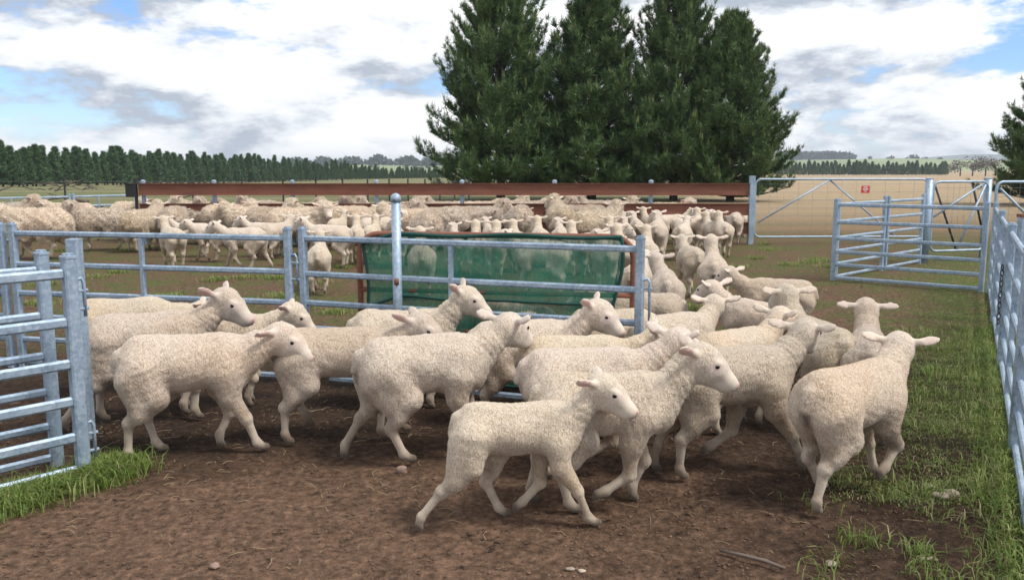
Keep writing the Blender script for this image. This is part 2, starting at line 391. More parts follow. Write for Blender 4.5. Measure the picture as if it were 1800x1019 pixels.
pineA = make_pine(11, 10.6, 3.8, pm, .026, 9, 20, 13, .30, .034, bare=.035)
pineB = make_pine(23, 10.2, 3.25, pm, .026, 9, 19, 13, .29, .034, bare=.035)
def tree_at(px, Y): p = at_depth(px, 300, Y); return (p.x, Y, tz(p.x, Y)-.05)
place_tree(pineA, 'pine_tree', 'broad tall pine at the outer end of the clump, nearest the wooded hill', tree_at(880, 42), .4, (1.0, 1.0, 1.08))
place_tree(pineB, 'pine_tree', 'narrow tall pine between the broad pine and the twin-topped pines', tree_at(1040, 42.5), 1.9, (1.12, 1.12, 1.03))
place_tree(pineA, 'pine_tree', 'dense pine standing over the visible trunk behind the rusty rails', tree_at(1185, 42), 3.3, (.90, .90, 1.03))
place_tree(pineB, 'pine_tree', 'shorter bright green pine at the end of the clump beside the mesh gate', tree_at(1285, 41), 5.0, (.90, .90, .85))
place_tree(pineA, 'pine_tree', 'dark pine standing alone beyond the galvanised mesh gates', (at_depth(1872, 300, 36).x, 36, -.05), 2.2, (.80, .80, .66))
m_pl = foliage_mat('plantation_needles', (.055, .120, .060), (.125, .200, .090))
plm = (m_bark, m_pl, m_shoot)
plant = [make_pine(40+i, 5.2, 1.25, plm, .05, 6, 4, 9, .32, .07, bare=.05, shoots=False, shape=.85) for i in range(4)]
rs1 = np.random.RandomState(77); k = 0
px = -60.0
while px < 792:
    f = max(0, px)/600.0
    Y = 100+150*min(1, f)**1.4 + (0 if px < 600 else (px-600)*.25)
    topy = np.interp(px, [-60, 0, 300, 600, 640, 800], [254, 256, 270, 287, 293, 299])
    p = at_depth(px, topy+rs1.choice([rs1.uniform(-7, 3), rs1.uniform(0, 10)]), Y); g = tz(p.x, Y); h = p.z-g
    place_tree(plant[k % 4], 'plantation_pine', 'young green pine in the front row of the plantation across the paddock', (p.x, Y, g), rs1.uniform(0, 6.28), (h/5.2*rs1.uniform(.85, 1.35),)*2+(h/5.2,), 'front row of plantation pines')
    k += 1; px += 3.6/Y*1500*.36*rs1.uniform(.7, 1.25)*(1.0 if px < 600 else .8)
px = -50.0
while px < 780:      # the row behind fills the gaps
    f = max(0, px)/600.0; Y = 108+150*min(1, f)**1.4 + (0 if px < 600 else (px-600)*.25)
    topy = np.interp(px, [-60, 0, 300, 600, 640, 800], [256, 258, 271, 288, 294, 300])
    p = at_depth(px, topy+rs1.uniform(-3, 5), Y); g = tz(p.x, Y); h = p.z-g
    place_tree(plant[k % 4], 'plantation_pine', 'young pine in the second plantation row, showing between the front pines', (p.x, Y, g), rs1.uniform(0, 6.28), (h/5.2*1.15,)*2+(h/5.2,), 'second row of plantation pines')
    k += 1; px += 4.2/Y*1500*.36*rs1.uniform(.7, 1.3)
px = 1366.0
while px < 1668:
    Y = 420+rs1.uniform(-8, 8); p = at_depth(px, 285+rs1.uniform(-4, 5)+(4 if px < 1400 else 0), Y); g = tz(p.x, Y); h = p.z-g
    place_tree(plant[k % 4], 'windbreak_pine', 'dark pine in the windbreak line across the tan field', (p.x, Y, g), rs1.uniform(0, 6.28), (h/5.2*1.25,)*2+(h/5.2,), 'windbreak pines across the field')
    k += 1; px += rs1.uniform(5.5, 9.5)
m_bare = simple('bare_twigs', (.16, .13, .115), .9, 0, .2, 2)
rsb = np.random.RandomState(9)
for px_, pt in ((1690, 277), (1712, 273), (1735, 272), (1752, 276)):
    p = at_depth(px_, pt, 380); g = tz(p.x, 380); h = p.z-g; Vl, Fl, b = [], [], 0
    t = thing('bare_tree', 'wide leafless grey-brown tree past the end of the windbreak', 'tree', (p.x, 380, g), 0, 'leafless trees across the field')
    mb = MB(); mb.tube([(p.x, 380, g-.2), (p.x, 380, g+h*.45)], [.35, .2], 6); mb.build('trunk', m_bark, t)
    for q in range(9): b = leaf_blob(rsb, (rsb.uniform(-.42, .42)*h, rsb.uniform(-.3, .3)*h, h*rsb.uniform(.35, .8)), h*.28, h*.2, 60, h*.035, Vl, Fl, b)
    link('crown', np_mesh('crown', np.concatenate(Vl), np.concatenate(Fl), m_bare, smooth=False), t)
# ================================================================== METALWORK
def galv_mat():
    m = NM('galvanised_steel'); c = m.coord(); a = m.noise(c, 5, 5, .6); v = m.n('ShaderNodeTexVoronoi', {'Vector': c, 'Scale': 60.0}).outputs['Color']
    bw = m.n('ShaderNodeRGBToBW', {0: v}).outputs[0]
    f = m.math('ADD', m.math('MULTIPLY', a, .7), m.math('MULTIPLY', bw, .3))
    col = m.ramp(f, [(.3, (.22, .30, .39)), (.5, (.33, .42, .52)), (.72, (.47, .56, .66))])
    st = m.ramp(m.noise(m.n('ShaderNodeMapping', {0: c, 'Scale': (9, 9, 1.2)}).outputs[0], 2.0, 4, .6), [(.60, 0.0), (.72, .5)])
    col = m.mix(st, col, (.20, .22, .24))
    m.set(base=col, metal=.45, rough=m.ramp(a, [(.3, .45), (.7, .65)])); m.bump(m.noise(c, 45, 3, .6), .15, .003); return m.m
def rust_mat():
    m = NM('rusted_steel'); c = m.coord(); a = m.noise(m.n('ShaderNodeMapping', {0: c, 'Scale': (.5, 1, 3)}).outputs[0], 3, 6, .65); b = m.noise(c, 30, 4, .7)
    f = m.math('ADD', m.math('MULTIPLY', a, .65), m.math('MULTIPLY', b, .35))
    m.set(base=m.ramp(f, [(.3, (.13, .050, .032)), (.5, (.215, .085, .055)), (.72, (.29, .135, .085))]), rough=.8, metal=.1); m.bump(b, .3, .004); return m.m
m_galv = galv_mat(); m_rust = rust_mat()
m_dark = simple('dark_steel', (.05, .05, .055), .6, .4, .2, 10)
m_wire = simple('fence_wire', (.30, .32, .34), .5, .6, .1, 10)
m_black = simple('black_rubber', (.018, .019, .021), .7, 0, .2, 10)
RAILZ = (1.055, .815, .590, .405, .225, .045)
def post(par, p, H, w=.052, cap=True, name='post', sink=.05, mat=None, yaw=0.0):
    mb = MB(); p = Vector(p); up = (math.cos(yaw), math.sin(yaw), 0)
    mb.beam(p-Vector((0, 0, sink)), p+Vector((0, 0, H)), w, w, up=up, bev=w*.14)
    o = mb.build(name, mat or m_galv, par)
    if cap:
        c = MB(); c.beam(p+Vector((0, 0, H)), p+Vector((0, 0, H+.012)), w*1.12, w*1.12, up=up, bev=w*.2); c.beam(p+Vector((0, 0, H+.012)), p+Vector((0, 0, H+.024)), w*.8, w*.8, up=up, bev=w*.25)
        co = c.build('post_cap', m_galv, par); co.parent = o; co.location = Vector((0, 0, 0))
    return o
def latch(par, p, dirv, z0, z1):
    """lift-off pin latch: a bent rod through two lugs on the side of the post"""
    p = Vector(p); dv = Vector(dirv).normalized(); q = p+dv*.052
    mb = MB()
    mb.tube([p+dv*.02+Vector((0, 0, z1)), q+Vector((0, 0, z1+.012)), q+dv*.012+Vector((0, 0, z1-.01)), q+dv*.012+Vector((0, 0, z0))], .009, 7)
    o = mb.build('latch_pin', m_galv, par, smooth=True)
    for z in (z0+.04, z1-.05):
        l = MB(); l.tube([p+dv*.02+Vector((0, 0, z)), q+dv*.03+Vector((0, 0, z))], .008, 6); l.build('latch_lug', m_galv, par)
def panel(name, label, A, B, H=1.115, rails=RAILZ, mids=(.5,), group=None, cat='fence', w=.052, railh=.042, endA=True, endB=True, latches=(), cap=True, mid_w=.034):
    A = Vector(A); B = Vector(B); t = thing(name, label, cat, (A.x, A.y, A.z), 0, group)
    dv = (B-A).normalized(); yaw = math.atan2(dv.y, dv.x)
    if endA: post(t, A, H, w, cap, yaw=yaw)
    if endB: post(t, B, H, w, cap, yaw=yaw)
    for z in rails:
        mb = MB(); o = Vector((0, 0, z)); mb.beam(A+dv*(w*.5-.002)+o, B-dv*(w*.5-.002)+o, .030, railh, bev=.010); mb.build('rail', m_galv, t)
    for f in mids:
        p = A+(B-A)*f; mb = MB(); mb.beam(p+Vector((0, 0, rails[-1]-railh*.5+.003)), p+Vector((0, 0, rails[0]-railh*.5+.004)), .026, mid_w, up=(-dv.y, dv.x, 0)); mb.build('upright', m_galv, t)
    for at, sgn, z0, z1 in latches: latch(t, (A if at == 'A' else B), dv*sgn, z0, z1)
    return t
def P(px, d): v = at_depth(px, 300, d); return Vector((v.x, d, 0))
TOPZ = 1.115
def by_top(px, py, H=TOPZ): return on_ground(px, py, H)*1.0
def foot(px, py, H=TOPZ): v = by_top(px, py, H); return Vector((v.x, v.y, 0))
# ---- middle fence line
A3, B3 = foot(21, 396), foot(505, 404); A4, B4 = foot(531, 404), foot(1126, 421)
panel('yard_fence', 'six-rail galvanised yard panel with one upright, latched to the shade cloth gate', A3, B3, mids=(.485,), latches=(('B', 1, .72, .93),))
gate4 = panel('yard_gate', 'galvanised gate in front of the green shade cloth, drop pin on its end post', A4, B4, mids=(.475,), latches=(('B', 1, .50, .86),), rails=(1.055, .80, .590, .405, .225, .045))
A2 = A3+Vector((-.10, .02, 0)); panel('yard_fence', 'galvanised panel continuing beyond the latched six-rail panel', A2, A2+Vector((-2.3, .55, 0)), latches=(('A', 1, .55, .8),))
# round corner post with domed cap
pc = P(697, 0); yy = (A4+(B4-A4)*.28); pc = Vector((at_depth(697, 420, yy.y-.055).x, yy.y-.055, 0))
t = thing('round_post', 'thick round galvanised post with domed cap and rust scar, through the gate', 'post', pc)
mb = MB(); mb.lathe(pc, [(.032, -.05), (.032, 1.33)], 18); po = mb.build('pipe', m_galv, t, smooth=False)
for pl in po.data.polygons: pl.use_smooth = len(pl.vertices) == 4
mb = MB(); mb.lathe(pc, [(.036, 1.325), (.036, 1.352), (.031, 1.368), (.018, 1.380), (.004, 1.384)], 18); mb.build('domed_cap', m_galv, t, smooth=True)
mb = MB(); mb.tube([pc+Vector((.0, -.034, .80)), pc+Vector((.0, -.042, .79)), pc+Vector((0, -.036, .765))], .016, 8); mb.build('weld_scar', m_rust, t, smooth=True)
# ---- near left double gate
An = on_ground(148, 838); Dn = Vector((-.66, -.75, 0))
panel('yard_gate', 'nearest galvanised gate with pin latches, its end post in the grass tuft', An, An+Dn*2.4, w=.062, railh=.050, mids=(.45,), latches=(('A', -1, .82, 1.0), ('A', -1, .09, .27)), rails=(1.04, .80, .590, .40, .215, .045))
An2 = on_ground(101, 816); panel('yard_fence', 'galvanised panel standing close behind the nearest gate, its twin', An2, An2+Dn*2.4, w=.058, mids=(.45,), rails=(1.035, .80, .590, .40, .215, .045))
p3 = Vector((at_depth(130, 430, 4.75).x, 4.75, 0)); t = thing('corner_post', 'plain flat-topped galvanised post behind the paired gate posts', 'post', p3); post(t, p3, 1.16, .072, cap=False, name='pipe')
A5 = Vector((p3.x-.9, 5.35, 0)); panel('yard_fence', 'galvanised panel end post standing behind the flat-topped post', A5, A5+Vector((-1.6, .9, 0)))
# ---- right-hand side: panel, return panel, and the run toward the viewer
A6, B6 = foot(1471, 352), foot(1736, 358)
panel('yard_fence', 'six-rail galvanised panel standing in grass, facing the yard', A6, B6, mids=(), railh=.050, w=.060)
C8 = on_ground(1622, 462); A8 = A6+Vector((.07, .10, 0)); M8 = A8+(C8-A8)*.5
panel('yard_fence', 'galvanised panel running back from the grass-edge corner post', A8, M8+Vector((-.02, 0, 0)), mids=(), w=.05); panel('yard_fence', 'galvanised panel reaching the thick gate post by the mesh gates', M8+Vector((.06, .06, 0)), C8+Vector((-.10, -.08, 0)), mids=(), w=.05)
for p_, lb in ((C8+Vector((.02, 0, 0)), 'thick round galvanised gate post where the panels meet the mesh gate'), (Vector((at_depth(1739, 300, 14.6).x, 14.6, 0)), 'thick round galvanised post between the two mesh gates')):
    t = thing('gate_post', lb, 'post', p_); mb = MB(); mb.lathe(p_, [(.062, -.05), (.062, 1.375)], 18); o = mb.build('pipe', m_galv, t)
    for pl in o.data.polygons: pl.use_smooth = len(pl.vertices) == 4
    mb = MB(); mb.lathe(p_, [(.064, 1.372), (.064, 1.388), (.02, 1.396)], 18); mb.build('pipe_cap', m_galv, t)
line = [B6+Vector((.05, -.10, 0))]
nr = on_ground(1799, 905); dr = (nr+(nr-line[0]).normalized()*1.3-line[0]); Lr = dr.length; dr.normalize()
segs = 4; sl = Lr/segs
labs = ['first galvanised panel of the side run, joined to the grass-edge panel', 'second galvanised panel of the side run toward the grass tuft', 'third galvanised panel of the side run, with the hanging chain', 'nearest galvanised panel of the side run, rails bright']
for i in range(segs):
    a = line[0]+dr*(sl*i+.045); b = line[0]+dr*(sl*(i+1)-.045)
    panel('yard_fence', labs[i], a, b, mids=(.5,), w=.060, railh=.048)
pa = line[0]+dr*(sl*2.02); t = thing('chain', 'dark steel chain hanging down the side run post', 'chain', pa+Vector((-.06, 0, 0)))
for q in range(11):
    mb = MB(); c0 = pa+Vector((-.062, -.02, .80-q*.042)); ax = Vector((1, 0, 0)) if q % 2 else Vector((0, 1, 0))
    mb.tube([c0+Vector((0, 0, .026*math.cos(a)))+ax*(.013*math.sin(a)) for a in np.linspace(0, 6.283, 9)], .0045, 5, caps=False); mb.build('link', m_dark, t)
pr = line[0]+dr*(sl*1.4)+Vector((.28, .2, 0)); t = thing('rust_topped_post', 'galvanised post with rusty cut top behind the side run', 'post', pr); post(t, pr, 1.10, .075, False, 'pipe'); mb = MB(); mb.beam(pr+Vector((0, 0, 1.10)), pr+Vector((0, 0, 1.13)), .082, .082, up=(1, 0, 0)); mb.build('rusty_top', m_rust, t)

# ---- rusty channel-rail fence at the back
YR = 17.6; xL = at_depth(243, 330, YR).x; xR = at_depth(1317, 330, YR).x
t = thing('rail_fence', 'long fence of three rusty steel channel rails on galvanised posts', 'fence', (xL, YR, 0))
def chan(z, h):
    mb = MB(); mb.beam((xL, YR, z), (xR, YR, z), .012, h); mb.beam((xL, YR-.022, z+h/2+.004), (xR, YR-.022, z+h/2+.004), .055, .010); mb.beam((xL, YR-.022, z-h/2-.004), (xR, YR-.022, z-h/2-.004), .055, .010)
    return mb.build('rail', m_rust, t)
for z in (1.125, .715, .33): chan(z, .225)
for px_ in (250, 375, 513, 661, 812, 975, 1145, 1322):
    x = at_depth(px_, 330, YR).x; mb = MB()
    if px_ == 1322: mb.beam((x, YR+.0, -.05), (x, YR+.0, 1.40), .11, .11, up=(1, 0, 0), bev=.01)
    else:
        mb.lathe((x, YR+.052, 0), [(.045, -.05), (.045, 1.27), (.052, 1.275), (.050, 1.30), (.02, 1.318)], 12)
    mb.build('post', m_galv, t)
xb = at_depth(232, 335, YR).x; bt = thing('black_box', 'black box hung on the end of the rusty rail fence', 'box', (xb, YR, .92)); mb = MB(); mb.beam((xb-.10, YR, 1.10), (xb+.085, YR, 1.10), .16, .26, bev=.015); mb.build('casing', m_black, bt); mb = MB(); mb.beam((xb-.105, YR, 1.235), (xb+.09, YR, 1.235), .17, .02); mb.build('lid', m_black, bt)
mb = MB(); mb.beam((xb+.06, YR+.05, -.05), (xb+.06, YR+.05, 1.33), .05, .05, up=(1, 0, 0)); mb.build('bracket_post', m_dark, bt)
# back-left low yard fence
q0, q1 = foot(-40, 345, .98), foot(122, 342, .98); q2, q3 = foot(129, 341.5, .98), foot(236, 339.5, .98); RZ2 = (.93, .72, .52, .36, .2, .05)
panel('yard_fence', 'low galvanised panel with two uprights behind the big walking ewe', q0, q1, H=.98, rails=RZ2, mids=(.35, .7)); panel('yard_fence', 'low galvanised panel meeting the end of the rusty rails', q2, q3, H=.98, rails=RZ2, mids=(.4,))
# ---- mesh farm gates on the right
def mesh_gate(name, label, A, B, z0, z1, dz_mesh, brace, mat=None, r=.021, dark=False):
    A, B = Vector(A), Vector(B); dv = (B-A).normalized(); t = thing(name, label, 'gate', (A.x, A.y, 0)); Lg = (B-A).length; c = .12
    pts = []
    def arc(cx, cz, a0, a1):
        for a in np.linspace(a0, a1, 5): pts.append(A+dv*(cx+c*math.cos(a))+Vector((0, 0, cz+c*math.sin(a))))
    arc(Lg-c, z1-c, 0, math.pi/2); arc(c, z1-c, math.pi/2, math.pi); arc(c, z0+c, math.pi, 1.5*math.pi); arc(Lg-c, z0+c, 1.5*math.pi, 2*math.pi); pts.append(pts[0])
    mb = MB(); mb.tube(pts, r, 8, caps=False); mb.build('frame', m_galv, t, smooth=True)
    for k, (f0, g0, f1, g1) in enumerate(brace):
        mb = MB(); mb.tube([A+dv*(Lg*f0)+Vector((0, .03 if k % 2 else -.0, z0+(z1-z0)*g0)), A+dv*(Lg*f1)+Vector((0, .03 if k % 2 else -.0, z0+(z1-z0)*g1))], r*.85, 7); mb.build('brace', m_dark if dark and k % 2 else m_galv, t, smooth=True)
    mb = MB()
    for z in np.linspace(z0+.10, z1-.10, 7): mb.tube([A+dv*.02+Vector((0, .015, z)), B-dv*.02+Vector((0, .015, z))], .0028, 4, caps=False)
    for f in np.arange(.3, Lg-.1, dz_mesh): mb.tube([A+dv*f+Vector((0, .018, z0)), A+dv*f+Vector((0, .018, z1))], .0022, 4, caps=False)
    mb.build('wire_mesh', m_wire, t, kind='stuff'); return t
gA = Vector((at_depth(1328, 330, YR).x, YR, 0)); gB = Vector((at_depth(1634, 330, YR).x, YR+.1, 0))
mesh_gate('mesh_gate', 'wide farm gate with wire mesh, peaked pipe brace and a red sign', gA, gB, .15, 1.33, .30, ((.02, .25, .43, .99), (.43, .99, .83, .02)))
sg = at_depth(1521, 333, YR-.03); st_ = thing('sign', 'small red sign with white lettering wired to the wide mesh gate', 'sign', (sg.x, YR-.035, sg.z))
m_red = simple('red_sign_paint', (.62, .03, .035), .45, 0, .06, 4); m_white = simple('white_lettering', (.8, .8, .78), .6, 0, .05, 4)
mb = MB(); mb.beam((sg.x-.085, YR-.035, sg.z), (sg.x+.085, YR-.035, sg.z), .006, .145); mb.build('plate', m_red, st_)
for k_, (wd, zz) in enumerate(((.085, .045), (.12, .012), (.10, -.012), (.05, -.04))):
    mb = MB(); mb.beam((sg.x-wd/2, YR-.0405, sg.z+zz), (sg.x+wd/2, YR-.0405, sg.z+zz), .002, .012 if k_ else .018); mb.build('lettering', m_white, st_)
g2a = Vector((at_depth(1641, 330, 14.2).x, 14.2, 0)); g2b = Vector((at_depth(1737, 330, 14.5).x, 14.5, 0))
mesh_gate('mesh_gate', 'narrow mesh gate with dark diagonal straps next to the thick post', g2a, g2b, .18, 1.33, .12, ((.04, .5, .92, .98), (.05, .93, .5, .02), (.5, .02, .95, .96), (.72, .98, .96, .3)), dark=True)
mesh_gate('mesh_gate', 'pipe and mesh gate beyond the second thick post, below the lone dark pine', Vector((at_depth(1752, 330, 14.7).x, 14.7, 0)), Vector((at_depth(1960, 330, 15.3).x, 15.3, 0)), .18, 1.32, .2, ((.03, .9, .5, .1), (.25, .02, .55, .98)), r=.026)
# ---- wire fence behind
YF = 27.0; xa = at_depth(-40, 320, YF).x; xb_ = at_depth(830, 320, YF).x
t = thing('wire_fence', 'thin wire paddock fence with dark steel pickets behind the rusty rails', 'fence', (xa, YF, 0))
for px_ in (-20, 113, 238, 338, 425, 497, 555, 602, 646, 684, 717, 747, 773, 799, 824):
    x = at_depth(px_, 320, YF).x; mb = MB(); mb.beam((x, YF, -.05), (x, YF, 1.22 if px_ > 150 else 1.3), .045, .045, up=(1, 0, 0)); mb.build('picket', m_dark, t)
for z in (.35, .62, .88, 1.14):
    mb = MB(); mb.tube([(xa, YF-.03, z), (xb_, YF-.03, z)], .0045, 4); mb.build('wire', m_wire, t)
# ---- brush heaps behind the fences
m_stick = simple('dead_wood', (.13, .10, .08), .9, 0, .3, 5)
def brush(label, px, Y, wd, n, seed):
    rs = np.random.RandomState(seed); c = Vector((at_depth(px, 340, Y).x, Y, tz(0, Y))); t = thing('brush_heap', label, 'brush heap', c)
    for i in range(n):
        x = rs.normal()*wd*.4; a = rs.uniform(-.5, .5); l = rs.uniform(.6, 1.7); z = abs(rs.normal())*.22
        p0 = c+Vector((x, rs.uniform(-.5, .5), z+.04)); dv = Vector((math.cos(a)*rs.choice([-1, 1]), rs.uniform(-.5, .5), rs.uniform(-.02, .35)))
        mb = MB(); mb.tube([p0-dv*l*.5*0, p0+dv*l*.5+Vector((0, 0, .08)), p0+dv*l+Vector((0, 0, rs.uniform(-.1, .1)))], [rs.uniform(.03, .07), .03, .012], 6); mb.build('branch', m_stick, t)
brush('heap of dead branches behind the low panel and the walking ewe', 200, 22.0, 2.6, 34, 3)
brush('scatter of dead branches behind the rusty rails', 335, 23.5, 3.2, 40, 5)
brush('low line of fallen sticks in the paddock before the plantation', 120, 60.0, 9.0, 26, 8)
# ---- rusty pipe gate draped in green shade cloth
Yc = B4.y+.45
cl = Vector((at_depth(633, 480, Yc+.30).x, Yc+.30, 0)); crr = Vector((at_depth(1113, 480, Yc-.02).x, Yc-.02, 0))
t = thing('pipe_gate', 'rusty pipe gate with rounded corners behind the galvanised gate', 'gate', cl); dv = (crr-cl).normalized(); Lg = (crr-cl).length
pts = []
for a in np.linspace(math.pi, math.pi/2, 6): pts.append(cl+dv*(.14+.14*math.cos(a))+Vector((0, 0, .955+.14*math.sin(a))))
for a in np.linspace(math.pi/2, 0, 6): pts.append(cl+dv*(Lg-.14+.14*math.cos(a))+Vector((0, 0, .955+.14*math.sin(a))))
mb = MB(); mb.tube([cl+Vector((0, 0, .0))]+pts+[crr+Vector((0, 0, .0))], .021, 9); mb.build('frame', m_rust, t, smooth=True)
for z in (.70, .42, .12):
    mb = MB(); mb.tube([cl+Vector((0, 0, z)), crr+Vector((0, 0, z))], .018, 8); mb.build('cross_bar', m_rust, t, smooth=True)
mc = NM('green_shade_cloth'); c_ = mc.coord(); wv = mc.noise(mc.n('ShaderNodeMapping', {0: c_, 'Scale': (1, 1, .15)}).outputs[0], 40, 3, .6)
mc.set(base=mc.ramp(mc.noise(c_, 6, 4, .6), [(.3, (.007, .130, .085)), (.7, (.015, .220, .145))]), rough=.7)
tb = mc.n('ShaderNodeBsdfTransparent'); mxs = mc.n('ShaderNodeMixShader', {0: mc.ramp(wv, [(.35, .58), (.7, .80)])}); mc.l(tb.outputs[0], mxs.inputs[1]); mc.l(mc.p.outputs[0], mxs.inputs[2]); mc.l(mxs.outputs[0], mc.o.inputs[0])
m_hem = simple('shade_cloth_hem', (.004, .055, .045), .8, 0, .2, 6)
ct = thing('shade_cloth', 'translucent dark green shade cloth tied over the rusty pipe gate', 'shade cloth', cl)
nu, nv = 60, 22; V = []
for j in range(nv):
    g = j/(nv-1)
    for i in range(nu):
        f = i/(nu-1); u0 = .015+.02*math.sin(g*5); u1 = .955-.055*g**1.5+.01*math.sin(g*9); u = u0+(u1-u0)*f
        z = (1.095+.008*math.sin(f*13) if f > .12 else 1.03+.065*f/.12)-g*(1.04-.02*math.sin(f*7)); p = cl+dv*(Lg*u)
        off = -.03-.018*math.sin(f*21+g*3)*(.3+g)-.012*math.sin(f*47+2)*g
        V.append((p.x+dv.y*-off*0-0, p.y+off, z))
V = np.array(V)-np.array(cl); F = [[j*nu+i, j*nu+i+1, (j+1)*nu+i+1, (j+1)*nu+i] for j in range(nv-1) for i in range(nu-1)]
link('cloth', np_mesh('cloth', V, F, mc.m), ct)
Vr = V.reshape(nv, nu, 3)
for row, r_ in ((0, .014), (9, .011), (14, .009), (nv-1, .012)):
    mb = MB(); mb.tube([tuple(Vr[row, i]+np.array(cl)+np.array([0, -.008, 0])) for i in range(0, nu, 2)]+[tuple(Vr[row, nu-1]+np.array(cl))], r_, 6); mb.build('hem', m_hem, ct, smooth=True)
for colm in (0, nu-1):
    mb = MB(); mb.tube([tuple(Vr[j, colm]+np.array(cl)+np.array([0, -.004, 0])) for j in range(nv)], .012, 6); mb.build('hem', m_hem, ct, smooth=True)
# ================================================================== SHEEP: one smooth implicit surface per animal
C_WOOL = (.615, .560, .500); C_FACE = (.64, .565, .485); C_LEG = (.56, .485, .40); C_PINK = (.70, .40, .36); C_HOOF = (.10, .075, .055)
C_NOSE = (.60, .36, .33); C_MUD = (.22, .155, .10); C_EYE = (.74, .60, .55)
def smin(a, b, k):
    h = np.clip(.5+.5*(a-b)/k, 0, 1); return a*(1-h)+b*h-k*h*(1-h)
def prim_d(pr, Pt):
    if pr['t'] == 'c':
        a, b = pr['a'], pr['b']; ab = b-a; q = Pt-a; t = np.clip((q@ab)/max(1e-9, ab@ab), 0, 1)
        q = q-t[:, None]*ab; return np.sqrt((q*q).sum(1))-(pr['ra']+t*(pr['rb']-pr['ra']))
    q = (Pt-pr['c'])@pr['R']; r = pr['r']; k0 = np.sqrt(((q/r)**2).sum(1)); k1 = np.sqrt(((q/r**2)**2).sum(1))+1e-9
    return k0*(k0-1)/k1
def prim_box(pr):
    if pr['t'] == 'c':
        m = max(pr['ra'], pr['rb']); return np.minimum(pr['a'], pr['b'])-m, np.maximum(pr['a'], pr['b'])+m
    m = max(pr['r']); return pr['c']-m, pr['c']+m
def surface_nets(D, org, h):
    ins = D < 0; nx, ny, nz = D.shape
    c = ins[:-1, :-1, :-1].astype(np.int8).copy()
    for dx_ in (0, 1):
        for dy_ in (0, 1):
            for dz_ in (0, 1):
                if dx_+dy_+dz_: c += ins[dx_:nx-1+dx_, dy_:ny-1+dy_, dz_:nz-1+dz_]
    I, J, K = np.nonzero((c > 0) & (c < 8)); idx = -np.ones(c.shape, np.int32); idx[I, J, K] = np.arange(len(I))
    S = np.zeros((len(I), 3)); cnt = np.zeros(len(I))
    cor = [(x, y, z) for x in (0, 1) for y in (0, 1) for z in (0, 1)]
    for a in cor:
        for ax in range(3):
            if a[ax] == 0:
                b = list(a); b[ax] = 1
                da = D[I+a[0], J+a[1], K+a[2]]; db = D[I+b[0], J+b[1], K+b[2]]; m = (da < 0) != (db < 0)
                t = np.where(m, da/np.where(m, da-db, 1), 0); p = np.tile(np.array(a, float), (len(I), 1)); p[:, ax] += t
                S[m] += p[m]; cnt[m] += 1
    V = org+(np.stack([I, J, K], 1)+S/cnt[:, None])*h
    Fs = []
    for ax in range(3):
        sl0 = [slice(None)]*3; sl1 = [slice(None)]*3; sl0[ax] = slice(0, -1); sl1[ax] = slice(1, None)
        ch = ins[tuple(sl0)] != ins[tuple(sl1)]; i, j, k = np.nonzero(ch); g = [i, j, k]
        u, v = [(1, 2), (2, 0), (0, 1)][ax]
        ok = (g[u] > 0) & (g[v] > 0) & (g[u] < idx.shape[u]) & (g[v] < idx.shape[v]); g = [q[ok] for q in g]
        flip = ins[g[0], g[1], g[2]]
        def cell(du, dv):
            q = [x.copy() for x in g]; q[u] += du; q[v] += dv; return idx[q[0], q[1], q[2]]
        f = np.stack([cell(-1, -1), cell(0, -1), cell(0, 0), cell(-1, 0)], 1); f[~flip] = f[~flip][:, ::-1]; Fs.append(f)
    return V, np.concatenate(Fs)
def rotm(yaw, pitch, roll=0.0):
    return np.array(Matrix.Rotation(yaw, 3, 'Z') @ Matrix.Rotation(-pitch, 3, 'Y') @ Matrix.Rotation(roll, 3, 'X'))
def ik(a, b, l1, l2, sgn):
    """two-bone chain a->mid->b in the xz plane; sgn +1 bends mid forward, -1 backward"""
    dvec = b-a; dist = np.linalg.norm(dvec); tot = l1+l2
    if dist > tot*.995: s = dist/(tot*.995); l1 *= s; l2 *= s
    if dist < abs(l1-l2)+.01: dist = abs(l1-l2)+.01
    x = (l1*l1-l2*l2+dist*dist)/(2*dist); hgt = math.sqrt(max(0, l1*l1-x*x)); dn = dvec/np.linalg.norm(dvec)
    pz = np.array([-dn[2], 0, dn[0]]);
    if pz[0]*sgn < 0: pz = -pz
    return a+dn*x+pz*hgt
